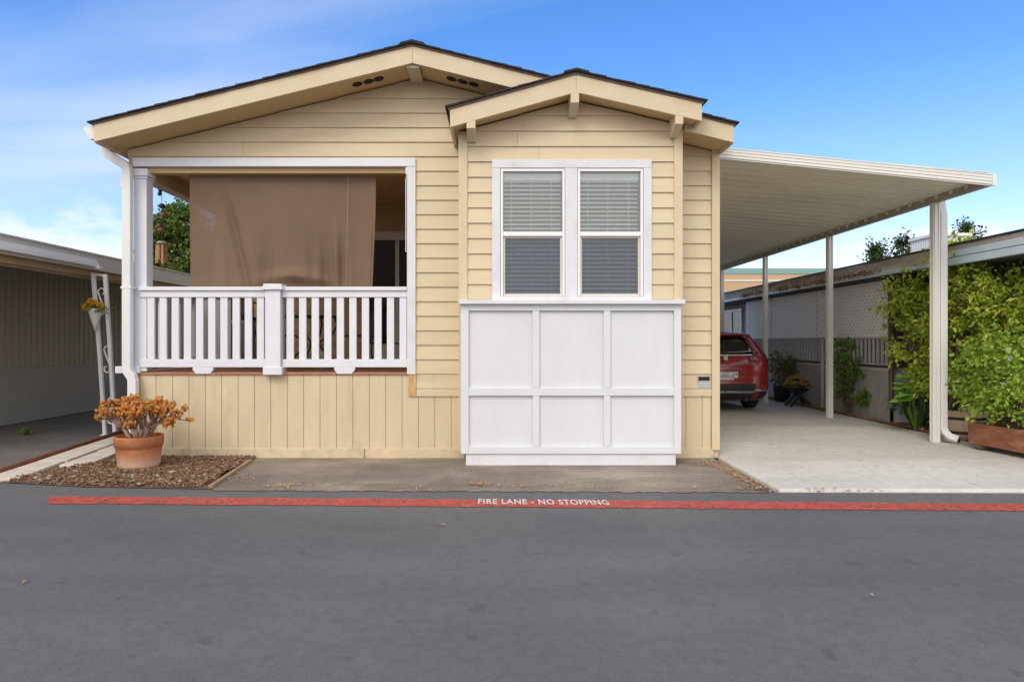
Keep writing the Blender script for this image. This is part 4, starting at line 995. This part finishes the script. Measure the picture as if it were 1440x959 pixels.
# wooden strip closing the mulch bed on its right
e0, e1 = Vector((*G(352, 650), 0)), Vector((*G(296, 687), 0)); s_ = Vector((.02, .012, 0))
P = [e0 - s_, e1 - s_, e1 + s_, e0 + s_]
tag(MB().hexa([(p.x, p.y, -.01) for p in P] + [(p.x, p.y, .035) for p in P]).build('edging_board', mat('weathered_edging_wood', (.30, .20, .12), .9, .3, 14), None, .003), 'thin weathered wooden strip closing the right side of the mulch bed', 'edging')
fl = MB()
def scatter(px, py, sx, sy, n):
    cx_, cy_ = G(px, py)
    for i in range(n):
        x, y = g.gauss(cx_, sx), g.gauss(cy_, sy)
        leaf(fl, Vector((x, y, .012 + g.random() * .02)), Vector((g.gauss(0, 1), g.gauss(0, 1), g.uniform(-.2, .3))), Vector((0, 0, 1)), g.uniform(.02, .05), g.uniform(.012, .025))
scatter(670, 683, .09, .05, 60); scatter(728, 686, .07, .02, 14); scatter(760, 686, .1, .03, 10); scatter(825, 687, .09, .025, 16); scatter(1000, 655, .06, .12, 60)
for i in range(14): scatter(1010 + 4.6 * i, 655 + 2.6 * i, .05, .05, 15)
scatter(1062, 690, .14, .03, 40); scatter(1150, 691.5, .12, .02, 24); scatter(1210, 692, .10, .02, 14); scatter(410, 685, .15, .04, 30); scatter(340, 672, .06, .15, 20)
for i in range(40): scatter(g.uniform(330, 1060), g.uniform(678, 690), .05, .03, 2)
for i in range(5): scatter(g.uniform(0, 1440), g.uniform(700, 950), .02, .02, 1)
tag(fl.build('fallen_leaves', mat('dry_leaves', (.4, .2, .1), .8, .05, 3, island=[(.42, .20, .07), (.55, .33, .14), (.30, .15, .06), (.60, .42, .24), (.38, .17, .05)])), 'dry tan leaves fallen along the pavement and driveway edge', 'leaf litter', kind='stuff')
fl = MB()
for i in range(2600):
    y = g.uniform(9.1, 20); x = 6.52 + abs(g.gauss(0, .09))
    leaf(fl, Vector((x, y, .05 + g.random() * .02)), Vector((g.gauss(0, 1), g.gauss(0, 1), g.uniform(-.2, .3))), Vector((0, 0, 1)), g.uniform(.03, .06), g.uniform(.015, .03))
tag(fl.build('leaf_litter', bpy.data.materials['dry_leaves']), 'dry leaf litter along the right edge of the driveway', 'leaf litter', kind='stuff')
wd = MB(); wx, wy = G(36, 612)
wst = MB()
for i in range(7): wst.tube([(wx, wy, .0), (wx + math.cos(i) * .05, wy + math.sin(i) * .04, .04), (wx + math.cos(i) * .12, wy + math.sin(i) * .08, .05)], .004, 4)
for i in range(60): leaf(wd, Vector((wx + g.gauss(0, .06), wy + g.gauss(0, .045), .02 + g.random() * .05)), rv(g) + Vector((0, 0, .5)), Vector((0, 0, 1)), .07, .035)
wo_ = thing('weed', (wx, wy, 0), 'small green weed sprouting from the dark asphalt on the left', 'weed')
wd.build('foliage', leafmat('weed_leaf', GM), wo_); wst.build('stem', leafmat('weed_stem', GM), wo_)

# ------------------------------------------------------------------ left neighbour: home, awning, ironwork post, flower cone
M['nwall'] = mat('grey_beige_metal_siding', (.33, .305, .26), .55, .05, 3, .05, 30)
M['nskirt'] = mat('grey_skirting', (.30, .30, .295), .6, .06, 3)
M['nfascia'] = mat('grey_beige_fascia', (.50, .48, .43), .5, .06, 3, 0, 0, (.38, .35, .3), .4, 3)
M['nbeam'] = mat('brown_awning_beam', (.38, .28, .17), .6, .06, 3)
nb = thing('manufactured_home', (-8.3, 12, 0), 'low grey-beige manufactured home with ribbed metal wall in the shade of its awning', 'house')
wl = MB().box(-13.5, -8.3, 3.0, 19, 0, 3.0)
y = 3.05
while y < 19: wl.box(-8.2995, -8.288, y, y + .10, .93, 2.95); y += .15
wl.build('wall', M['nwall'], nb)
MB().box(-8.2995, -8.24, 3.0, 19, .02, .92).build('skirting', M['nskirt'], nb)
MB().box(-8.2995, -8.225, 3.0, 19, .90, .96).build('band_board', M['nskirt'], nb)
MB().prism([(-13.8, 2.95), (-8.26, 2.95), (-8.26, 3.1), (-10.9, 3.45), (-13.8, 3.1)], 'y', 2.9, 19.1).build('roof', M['nfascia'], nb)
aw = thing('awning', (-6.1, 10, 0), 'flat white-edged metal awning reaching from the left home to an ironwork post', 'awning')
MB().hexa([(-8.29, 7.5, 2.66), (-6.13, 7.5, 2.56), (-6.13, 18.5, 2.56), (-8.29, 18.5, 2.66), (-8.29, 7.5, 2.72), (-6.13, 7.5, 2.72), (-6.13, 18.5, 2.72), (-8.29, 18.5, 2.72)]).build('roof_pan', M['nfascia'], aw)
MB().box(-6.129, -6.09, 7.5, 18.5, 2.50, 2.74).box(-6.13, -6.075, 7.5, 18.5, 2.725, 2.75).build('fascia', M['nfascia'], aw, .003)
MB().box(-6.089, -6.03, 7.5, 10.0, 2.54, 2.60).box(-6.089, -6.045, 7.5, 9.98, 2.6, 2.65).box(-6.10, -6.0, 9.93, 10.02, 2.515, 2.555).build('gutter', M['vinyl'], aw, .004)
MB().box(-6.26, -6.20, 7.5, 18.5, 2.41, 2.52).box(-6.30, -6.261, 7.5, 18.5, 2.38, 2.42).build('side_beam', M['nbeam'], aw)
# ironwork post (leans a little)
YI = 10.03
def ip(px, py): return (X(px, YI), YI, Z(py, YI))
ipo = thing('ironwork_post', (X(155, YI), YI, 0), 'leaning white ornamental ironwork post with scrolls holding up the left awning', 'post')
for a_, b2, c2 in ((( 131, 384), (140.5, 500), (148, 612)), ((148, 386), (155.5, 500), (162, 612))):
    MB().tube([ip(*a_), ip(*b2), ip(*c2)], 1, sq=(.025, .025)).build('upright', M['vinyl'], ipo, .004)
MB().tube([ip(131, 386), ip(149, 388)], .02, 6).build('top_bar', M['vinyl'], ipo)
MB().box(X(144, YI), X(153, YI), YI - .05, YI + .05, 0, .02).box(X(157, YI), X(165, YI), YI - .05, YI + .05, 0, .02).build('foot_plate', M['vinyl'], ipo)
for (pc, pyc) in ((142.5, 424), (151, 505), (156.5, 577)):
    pts = []
    for sgn in (1, -1):
        sp = []
        for i in range(22):
            t = i / 21; a = t * 4.6; r = 7 * (1 - t * .62)
            sp.append((pc + sgn * 1.0 + sgn * (-r * math.cos(a)) * .8, pyc - sgn * 13 - sgn * r * math.sin(a)))
        pts.append(sp)
    path = list(reversed(pts[0])) + pts[1]
    MB().tube([ip(*p) for p in path], .011, 6).build('scroll', M['vinyl'], ipo)
fc = thing('hanging_flower_cone', (X(134, 9.95), 9.93, Z(440, 9.95)), 'white cone planter of yellow flowers hooked on the ironwork post', 'planter')
xcn = X(134, 9.93)
MB().lathe([(.012, -.27), (.05, -.13), (.105, .05), (.112, .06), (.10, .06)], (xcn, 9.93, Z(440, 9.93)), 18).build('cone', M['vinyl'], fc, 0, True)
lm = MB(); fw = MB(); g = random.Random(8)
for i in range(110): leaf(lm, Vector((xcn + g.gauss(0, .07), 9.93 + g.gauss(0, .06), Z(437, 9.93) + g.uniform(-.02, .08))), rv(g) + Vector((0, 0, .4)), Vector((0, 0, 1)), .08, .04)
for (dx, dz) in ((-.075, .09), (-.03, .14), (.03, .12), (-.10, .05), (.09, .06), (.12, .08), (0, .07)):
    c_ = Vector((xcn + dx, 9.93 + g.uniform(-.09, -.02), Z(437, 9.93) + dz))
    for k in range(46): dd = rv(g); leaf(fw, c_ + dd * .022, dd, rv(g), .035, .03)
lm.build('foliage', leafmat('planter_leaf', GM), fc); fw.build('flower', leafmat('yellow_petal', [(.75, .42, .01), (.85, .55, .02), (.70, .33, .01)], .6, .2), fc)
# ------------------------------------------------------------------ right neighbour
rn = thing('manufactured_home', (7.0, 12, 0), 'grey manufactured home on the right with lattice screened deck and weathered roof edge', 'house')
M['rwall'] = mat('grey_beige_wall', (.27, .26, .235), .7, .06, 3)
M['rskirt'] = mat('weathered_grey_skirting', (.42, .42, .40), .75, .12, 5, .2, 60, (.27, .26, .24), .5, 3, stretch=(2, 2, .4))
M['rail_grey'] = mat('weathered_grey_rail', (.50, .50, .48), .7, .1, 6, .15, 60)
M['lattice'] = mat('white_lattice', (.90, .90, .89), .5, .03, 6)
M['rfascia'] = mat('weathered_roof_edge', (.58, .53, .46), .85, .22, 7, .4, 40, (.20, .16, .12), .7, 4, stretch=(1, .4, 1.5))
M['rblue'] = mat('pale_blue_gutter', (.55, .66, .72), .4, .06, 5, 0, 0, (.62, .62, .60), .5, 3)
M['brownpipe'] = mat('brown_pipe', (.13, .085, .06), .6, .15, 8)
XW = 6.78
MB().box(8.2, 13, 6.5, 24, 0, 2.72).build('wall', M['rwall'], rn)
MB().box(7.1, 8.19, 18.3, 24, 0, 2.6).build('wall', M['rwall'], rn)
rf2 = MB().prism([(6.52, 2.66), (10.2, 3.16), (13.6, 2.7), (13.6, 2.62), (6.52, 2.60)], 'y', 6.4, 24.2)
rf2.build('roof', mat('grey_rolled_roof', (.20, .195, .19), .9, .15, 8, .4, 60), rn)
fa = MB()
y = 6.4; g = random.Random(31)
while y < 24.2:
    y2 = min(24.2, y + g.uniform(2.0, 2.6)); dz = g.uniform(-.01, .01); fa.box(6.47, 6.515, y, y2 - .006, 2.60 + dz, 2.78 + dz); y = y2
fa.build('fascia', M['rfascia'], rn, .004)
MB().box(6.42, 6.53, 6.38, 24.25, 2.785, 2.805).build('drip_edge', M['black'], rn)
MB().box(6.40, 6.468, 6.4, 9.55, 2.50, 2.60).box(6.41, 6.466, 6.4, 9.6, 2.612, 2.70).box(6.44, 6.51, 9.56, 24.2, 2.53, 2.597).build('gutter', M['rblue'], rn, .006)
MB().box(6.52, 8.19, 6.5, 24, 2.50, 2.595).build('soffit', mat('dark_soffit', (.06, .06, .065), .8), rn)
db = MB(); g = random.Random(17)
for i in range(900):
    yy = g.choice((11.6, 12.2, 12.9, 13.3, 14.2, 15.0, 16.1, 17.2)) + g.gauss(0, .22)
    leaf(db, Vector((6.44 + g.uniform(-.02, .03), yy, 2.60 + abs(g.gauss(0, .02)))), rv(g) + Vector((0, 0, -.3)), rv(g), .07, .03)
db.build('roof_debris', mat('gutter_debris', (.2, .14, .08), .9, .1, 4, island=[(.12, .08, .05), (.24, .16, .09), (.34, .24, .13)]), rn)
# skirting with grooves
sk2 = MB(); y = 11.45
while y < 18.2: sk2.box(XW - .02, XW, y, y + .098, .0, .90); y += .104
sk2.build('skirting', M['rskirt'], rn)
MB().box(XW, XW + .06, 11.45, 18.2, 0, .9).box(XW - .001, 8.19, 11.45, 11.50, 0, .9).build('skirting_frame', M['rskirt'], rn)
MB().box(XW - .03, XW + .05, 11.42, 18.2, .901, .955).box(XW - .02, XW + .04, 11.42, 18.2, 1.00, 1.04).build('deck_rim', M['rail_grey'], rn, .004)
MB().box(XW + .04, 8.19, 11.5, 18.2, .86, .955).build('deck', M['rskirt'], rn)
rl = MB().box(XW - .015, XW + .045, 11.42, 18.2, 1.47, 1.52).build('deck_railing', M['rail_grey'], rn, .003)
i = 0; y = 11.55
while y < 18.1:
    MB().box(XW - .005, XW + .03, y, y + .042, 1.041, 1.469).build('baluster', M['rail_grey'], rl); y += .135
# lattice: two panels of crossing slats
def lattice(ya, yb, za, zb_):
    m = MB()
    sp_, wdt = .125, .060
    for sg in (1, -1):
        c_ = -(zb_ - za) - .1
        while c_ < (yb - ya) + (zb_ - za) + .1:
            # strip: y - ya = c_ + sg*(z-za), half width wdt*.707 in y
            P = [(ya + c_ - wdt * .7 + (0 if sg > 0 else zb_ - za), za), (ya + c_ + wdt * .7 + (0 if sg > 0 else zb_ - za), za), (ya + c_ + wdt * .7 + ((zb_ - za) if sg > 0 else 0), zb_), (ya + c_ - wdt * .7 + ((zb_ - za) if sg > 0 else 0), zb_)]
            P = clip(clip(P, lambda p: p[0] - ya), lambda p: yb - p[0])
            if len(P) >= 3: m.prism(P, 'x', XW - .030 + (.008 if sg > 0 else 0), XW - .0225 + (.008 if sg > 0 else 0))
            c_ += sp_
    return m
for ya, yb, lab in ((11.48, 14.02, 0), (14.05, 16.35, 0), (16.38, 18.05, 0)):
    m = lattice(ya, yb, 1.50, 2.49)
    m.box(XW - .034, XW - .0305, ya, ya + .022, 1.5, 2.49)
    m.build('lattice_panel', M['lattice'], rn)
for yy in (11.46, 14.03, 18.1): MB().box(XW + .046, XW + .12, yy - .04, yy + .04, .955, 2.55).build('deck_post', M['brownpipe'] if yy < 12 else M['rail_grey'], rn)
MB().tube([(XW - .07, 11.30, 2.52), (XW - .07, 11.30, .42), (XW - .07, 11.28, .36), (XW - .03, 11.24, .33)], .042, 10).build('drain_pipe', M['brownpipe'], rn, 0, True)
MB().tube([(XW - .02, 11.22, .36), (XW - .12, 11.20, .36), (XW - .15, 11.19, .30)], .022, 8).disc_axis([(.045, 0), (.045, .012)], (XW - .10, 11.20, .40), (0, 0, 1), 12).build('spigot', M['chrome'], rn)
for yy, xx in ((13.4, XW - .055), (13.75, XW - .055)): MB().box(xx - .02, xx + .02, yy - .03, yy + .03, .0, 1.47).build('rail_post', M['rail_grey'], rn)
wn2 = MB().box(7.05, 7.10, 19.2, 20.9, 1.45, 1.53).box(7.05, 7.10, 19.2, 20.9, 2.3, 2.38).box(7.05, 7.10, 19.2, 19.28, 1.531, 2.299).box(7.05, 7.10, 20.82, 20.9, 1.531, 2.299).box(7.055, 7.098, 20.02, 20.08, 1.531, 2.299).build('window', M['vinyl'], rn)
MB().box(7.08, 7.097, 19.281, 20.819, 1.531, 2.299).build('pane', pane_dark, wn2)
ac = thing('rooftop_cooler', (8.55, 12.8, 2.95), 'boxy white louvred cooler unit sitting on the roof of the right-hand home', 'cooler')
def A_(px, py, Y=12.6): return (X(px, Y), Z(py, Y))
(ax0, azt), (ax1, _) = A_(1315, 328), A_(1364, 328)
azb = 2.92
MB().box(ax0, ax1, 12.6, 13.36, azb, azt - .06).build('body', M['almond'], ac, .01)
lvm = MB(); xx = ax0 + .05
while xx < ax1 - .06: lvm.box(xx, xx + .035, 12.585, 12.5995, azb + .05, azt - .11); xx += .075
y = 12.66
while y < 13.28: lvm.box(ax0 - .014, ax0 - .0005, y, y + .035, azb + .05, azt - .11); y += .075
lvm.build('louvre', M['vinyl'], ac)
MB().box(ax0 - .03, ax1 + .03, 12.57, 13.39, azt - .059, azt).build('lid', M['vinyl'], ac, .008)

# ------------------------------------------------------------------ plants on the right
g = random.Random(41)
def P3(px, py, Y): return (X(px, Y), Y, Z(py, Y))
big = thing('climbing_shrub', (6.75, 10.0, 0), 'tall yellow-green leafy climbing shrub filling the space between carport post and right-hand home', 'shrub')
cs = [(*P3(1272, 425, 10.6), .30, .4, .35), (*P3(1300, 410, 10.2), .35, .4, .42), (*P3(1290, 490, 10.4), .30, .4, .38), (*P3(1300, 455, 10.3), .32, .4, .4), (*P3(1345, 400, 9.6), .32, .4, .42), (*P3(1335, 372, 9.7), .20, .3, .25), (*P3(1352, 360, 9.5), .14, .2, .16),
      (*P3(1370, 430, 9.3), .34, .4, .4), (*P3(1395, 405, 9.0), .30, .4, .33), (*P3(1425, 420, 8.7), .34, .4, .36), (*P3(1345, 470, 9.7), .38, .4, .4), (*P3(1400, 465, 9.1), .34, .4, .36), (*P3(1440, 460, 8.8), .34, .4, .36), (*P3(1470, 430, 8.5), .4, .4, .4),
      (*P3(1310, 530, 10.2), .26, .3, .32), (*P3(1340, 530, 9.8), .32, .35, .30), (*P3(1405, 440, 9.3), .36, .4, .36), (*P3(1300, 540, 10.5), .18, .25, .18)]
fo = MB(); clumps(fo, cs, 44, 14, .088, .042, g, .5, .17)
fo.build('foliage', leafmat('yellow_green_leaf', GY), big)
bm_ = MB(); branches(bm_, (6.8, 10.1, .05), cs, g, .03, 2); bm_.build('stem', M['bark'], big)
rose = thing('rose_bush', (6.75, 8.6, .3), 'dense mid-green rose bush with a few white blooms above the rusty trough', 'shrub')
cs2 = [(*P3(1385, 515, 8.75), .28, .35, .33), (*P3(1405, 500, 8.4), .33, .35, .36), (*P3(1435, 520, 8.1), .33, .35, .36), (*P3(1375, 545, 8.85), .22, .3, .22), (*P3(1405, 560, 8.4), .28, .3, .26), (*P3(1440, 565, 8.0), .32, .3, .25), (*P3(1465, 520, 8.0), .35, .35, .36)]
fo = MB(); clumps(fo, cs2, 60, 14, .062, .042, g, .6, .13)
fo.build('foliage', leafmat('rose_leaf', [(.15, .26, .025), (.24, .39, .04), (.35, .49, .06), (.48, .56, .11), (.19, .30, .03)]), rose)
bm_ = MB(); branches(bm_, (6.5, 8.3, .3), cs2, g, .014, 3); bm_.build('stem', M['bark'], rose)
for (px, py, Y) in ((1418, 491, 8.0), (1421, 505, 7.95), (1412, 541, 8.05)):
    q = Vector(P3(px, py, Y)); m = MB()
    for k in range(30): dd = rv(g); leaf(m, q + dd * .006, dd, rv(g), .026, .026)
    m.build('flower', leafmat('white_petal', [(.75, .74, .68), (.70, .68, .60)], .6, .2), rose)
# half barrel and trough
bp_ = thing('barrel_planter', (6.72, 9.55, .02), 'weathered half barrel planter with dark iron hoops behind the downspout', 'planter')
c_ = (X(1343, 9.6) + .08, 9.6, .02)
MB().lathe([(.27, 0), (.315, .2), (.325, .42), (.30, .42), (.29, .34)], c_, 28).build('barrel', mat('bleached_barrel_wood', (.56, .43, .30), .85, .2, 14, .4, 50, (.24, .15, .09), .5, 4, stretch=(3, 3, .4)), bp_, 0, True)
for zz, r1, r2 in ((.09, .301, .307), (.29, .324, .327)): MB().lathe([(r1, zz), (r2, zz + .04), (r2 - .02, zz + .041), (r1 - .02, zz - .001)], c_, 28).build('hoop', M['black'], bp_, 0, True)
MB().lathe([(.28, .33), (.295, .35)], c_, 20).build('soil', M['soil'], bp_)
tg = thing('trough_planter', (6.45, 8.0, .06), 'long rusty brown wooden trough planter beside the driveway at the right edge', 'planter')
a_, b2 = Vector((*G(1362, 633), 0)), Vector((*G(1500, 662), 0))
dt = (b2 - a_).normalized(); ntv = Vector((-dt.y, dt.x, 0));
if ntv.x < 0: ntv = -ntv
def tw(u, v, z): q = a_ + dt * u + ntv * v; return (q.x, q.y, z)
ln = (b2 - a_).length; tm = MB()
def tbox(u0, u1, v0, v1, z0_, z1_, fl=0): tm.hexa([tw(u0, v0, z0_), tw(u0, v1, z0_), tw(u1, v1, z0_), tw(u1, v0, z0_), tw(u0 - fl, v0 - fl, z1_), tw(u0 - fl, v1 - fl, z1_), tw(u1 - fl, v1 - fl, z1_), tw(u1 - fl, v0 - fl, z1_)])
tbox(0, ln, 0, .03, .10, .37, .01); tbox(0, .03, .031, .36, .10, .37); tbox(ln - .03, ln, .031, .36, .10, .37); tbox(.0, ln, .361, .39, .10, .37); tbox(.031, ln - .031, .031, .36, .10, .13)
tm.build('trough', mat('rusty_trough', (.27, .10, .05), .75, .4, 9, .6, 40, (.36, .25, .17), .75, 4.5, stretch=(1, .5, 2)), tg, .004)
for u_ in (.08, ln - .3): tm = MB(); tbox(u_, u_ + .12, .0, .38, .051, .099); tm.build('foot_block', M['bark'], tg)
tm = MB(); tbox(.032, ln - .032, .032, .359, .28, .34); tm.build('soil', M['soil'], tg)
# strap-leaved plant
ag = thing('agapanthus', (6.6, 10.5, .05), 'strappy dark green clump of arching leaves at the foot of the tall shrub', 'plant')
m = MB(); ca = Vector((X(1290, 10.45), 10.45, .05))
for i in range(130):
    a = g.uniform(0, 6.28); r = g.uniform(.25, .55); hgt = g.uniform(.25, .6); w_ = .018; st0 = ca + Vector((math.cos(a) * .08, math.sin(a) * .08, 0)); dr_ = Vector((math.cos(a), math.sin(a), 0)); sd_ = Vector((-dr_.y, dr_.x, 0)); b = len(m.v)
    for k in range(7):
        t = k / 6; p = st0 + dr_ * r * t ** 1.3 + Vector((0, 0, hgt * math.sin(t * 2.5) )); ww = w_ * (1 - t * .85); m.v += [tuple(p - sd_ * ww), tuple(p + sd_ * ww)]
    for k in range(6): m.f.append((b + 2 * k, b + 2 * k + 1, b + 2 * k + 3, b + 2 * k + 2))
m.build('foliage', leafmat('strap_leaf', [(.03, .07, .02), (.06, .13, .03), (.10, .20, .04)]), ag)
cn = thing('broad_leaf_plant', (6.5, 10.3, .02), 'bright green broad-leaved plant beside the brown drain pipe', 'plant')
m = MB()
for i in range(16):
    q = Vector(P3(1276 + g.uniform(-4, 14), 580 - g.uniform(10, 50), 10.0)); a = g.uniform(2.4, 4.2)
    leaf(m, q, Vector((math.cos(a), math.sin(a) * .6, g.uniform(-.1, .35))), Vector((0, -.5, 1)), g.uniform(.20, .32), g.uniform(.10, .14), .08)
m.build('foliage', leafmat('bright_broad_leaf', [(.16, .32, .03), (.22, .40, .05), (.12, .25, .03)], .4), cn)
sm = MB()
for i in range(6): sm.tube([(6.5, 10.3, .02), P3(1276 + g.uniform(-4, 14), 580 - g.uniform(0, 40), 10.05)], .008, 5)
sm.build('stem', leafmat('green_stem', GM), cn)
vn = thing('wall_vine', (6.7, 12.6, 0), 'dark green climbing vine on the grey skirting under the white lattice', 'vine')
m = MB(); cs3 = [(6.68, 12.75, 1.25, .07, .34, .18), (6.68, 12.85, .98, .07, .34, .2), (6.68, 12.7, .72, .07, .28, .18), (6.68, 12.75, .47, .06, .22, .16), (6.68, 12.3, .9, .05, .16, .16), (6.68, 12.15, .38, .05, .14, .08)]
clumps(m, cs3, 22, 8, .085, .055, g, .5, .09); m.build('foliage', leafmat('vine_leaf', GM), vn)
sm = MB(); branches(sm, (6.68, 12.6, .02), cs3, g, .012, 2); sm.build('stem', M['bark'], vn)
# mum on its stand, dark pot with a shrub behind
YM = 14.15; xm = X(1122, YM)
mp_ = thing('plant_stand', (xm, YM, .05), 'black crossed-leg plant stand with a bowl at the edge of the driveway', 'plant stand')
MB().lathe([(.10, .30), (.20, .36), (.27, .46), (.275, .48), (.25, .48), (.20, .42)], (xm, YM, .02), 20).build('bowl', M['black'], mp_, 0, True)
for sx, sy in ((-1, -1), (1, -1), (-1, 1), (1, 1)): MB().tube([(xm + sx * .22, YM + sy * .14, .05), (xm - sx * .02, YM + sy * .10, .32), (xm - sx * .1, YM + sy * .1, .42)], 1, sq=(.028, .02)).build('leg', M['black'], mp_)
mu = thing('chrysanthemum', (xm, YM, .5), 'rounded pale yellow mum in bloom in the bowl of the black plant stand', 'plant')
m = MB(); fl_ = MB()
for i in range(380):
    v = rv(g); v.z = abs(v.z); c_ = Vector((xm, YM, .46)) + Vector((v.x * .28, v.y * .26, v.z * .24)) * g.uniform(.85, 1)
    for k in range(7): dd = (v + rv(g) * .9).normalized(); leaf(fl_, c_, dd, rv(g), .035, .022)
for i in range(300): v = rv(g); v.z = abs(v.z) * .8; leaf(m, Vector((xm, YM, .44)) + Vector((v.x * .25, v.y * .24, v.z * .2)), v, Vector((0, 0, 1)), .05, .03)
m.build('foliage', leafmat('mum_leaf', GD), mu); fl_.build('flower', leafmat('mum_petal', [(.48, .34, .10), (.58, .44, .16), (.42, .27, .07), (.62, .50, .24)], .7, .15), mu)
xs_ = X(1100, 15.2)
dp_ = thing('black_pot', (xs_, 15.2, .05), 'black nursery pot standing behind the carport post', 'pot')
MB().lathe([(.16, 0), (.2, .33), (.21, .35), (.19, .35), (.18, .3)], (xs_, 15.2, .05), 20).build('pot', M['black'], dp_, 0, True)
psb = thing('potted_shrub', (xs_, 15.2, .38), 'olive green shrub growing in the black nursery pot', 'shrub')
m = MB(); cs4 = [(xs_, 15.2, .72, .28, .28, .3), (xs_ + .12, 15.1, .85, .25, .25, .25), (xs_ - .1, 15.2, .95, .2, .25, .2), (xs_ + .25, 15.2, .8, .2, .2, .2)]
clumps(m, cs4, 40, 10, .07, .03, g, .5, .12); m.build('foliage', leafmat('olive_leaf', [(.10, .11, .025), (.16, .17, .04), (.24, .20, .06), (.08, .09, .02)]), psb)
sm = MB(); branches(sm, (xs_, 15.2, .36), cs4, g, .012, 2); sm.build('stem', M['bark'], psb)

# ------------------------------------------------------------------ far trees and warehouse
def tree(name, base, top, cs, lab, n1, n2, size, cols, grp=None):
    t = thing(name, (*base, 0), lab, 'tree', grp); m = MB(); clumps(m, cs, n1, n2, size, size * .6, g, .5, size * 2.2, .45); m.build('crown', leafmat('tree_leaf', cols), t)
    tr_ = MB().tube([(*base, -.1), (base[0] + .1, base[1], top * .4), (base[0] - .05, base[1], top * .7)], [.25, .19, .12], 10); branches(tr_, (base[0], base[1], top * .5), cs, g, .10, 2); tr_.build('trunk', M['bark'], t, 0, True)
YTR = 25
def T3(px, py, rx, rz): return (*P3(px, py, YTR), rx, rx, rz)
tree('broadleaf_tree', (X(245, YTR), YTR), 5.2, [T3(243, 345, .85, .8), T3(262, 325, .7, .6), T3(237, 312, .55, .45), T3(218, 355, .5, .5), T3(285, 345, .8, .7), T3(240, 378, .9, .6), T3(300, 370, .8, .6), T3(276, 380, .9, .6), T3(255, 302, .3, .25), T3(222, 330, .3, .25)],
     'dense green tree seen through the porch opening beyond the left awning', 60, 16, .17, [(.05, .09, .015), (.09, .15, .02), (.15, .22, .03), (.20, .25, .04)])
YT2 = 38
for i, (px, py, r1, lab) in enumerate(((1233, 358, .38, 'small distant treetop poking up left of the rooftop cooler, farther from it'), (1270, 354, .62, 'distant treetop directly left of the rooftop cooler'), (1362, 332, .5, 'distant treetop rising behind the right end of the rooftop cooler'))):
    x, y, z = P3(px, py, YT2); cs5 = [(x, y, z, r1, r1, r1 * .9), (x - .1, y, z + r1 * .9, r1 * .4, r1 * .4, r1 * .5), (x + .1, y, z - r1, r1 * 1.1, r1, r1), (x, y, z - 2 * r1, r1 * 1.2, r1, r1)]
    tree('broadleaf_tree', (x, y), z, cs5, lab, 28, 10, .2, [(.03, .06, .02), (.06, .10, .025), (.10, .15, .04)], 'treetops beyond the right-hand home')
wh = thing('warehouse', (24, 62, 0), 'large tan warehouse with teal top band and thin white stripe far behind the carport', 'building')
YW = 60
MB().box(12, 62, YW, YW + 20, -.02, Z(385.5, YW)).build('wall', mat('tan_warehouse_wall', (.52, .36, .22), .8, .03, 1), wh)
MB().box(11.95, 62.05, YW - .05, YW + 20.05, Z(385.4, YW), Z(377.5, YW)).build('roof_band', mat('teal_band', (.20, .36, .34), .6, .03, 1), wh)
MB().box(12, 62, YW - .06, YW - .003, Z(395.5, YW), Z(393.8, YW)).build('stripe', mat('white_stripe', (.75, .74, .70), .6), wh)
bpy.context.view_layer.update()
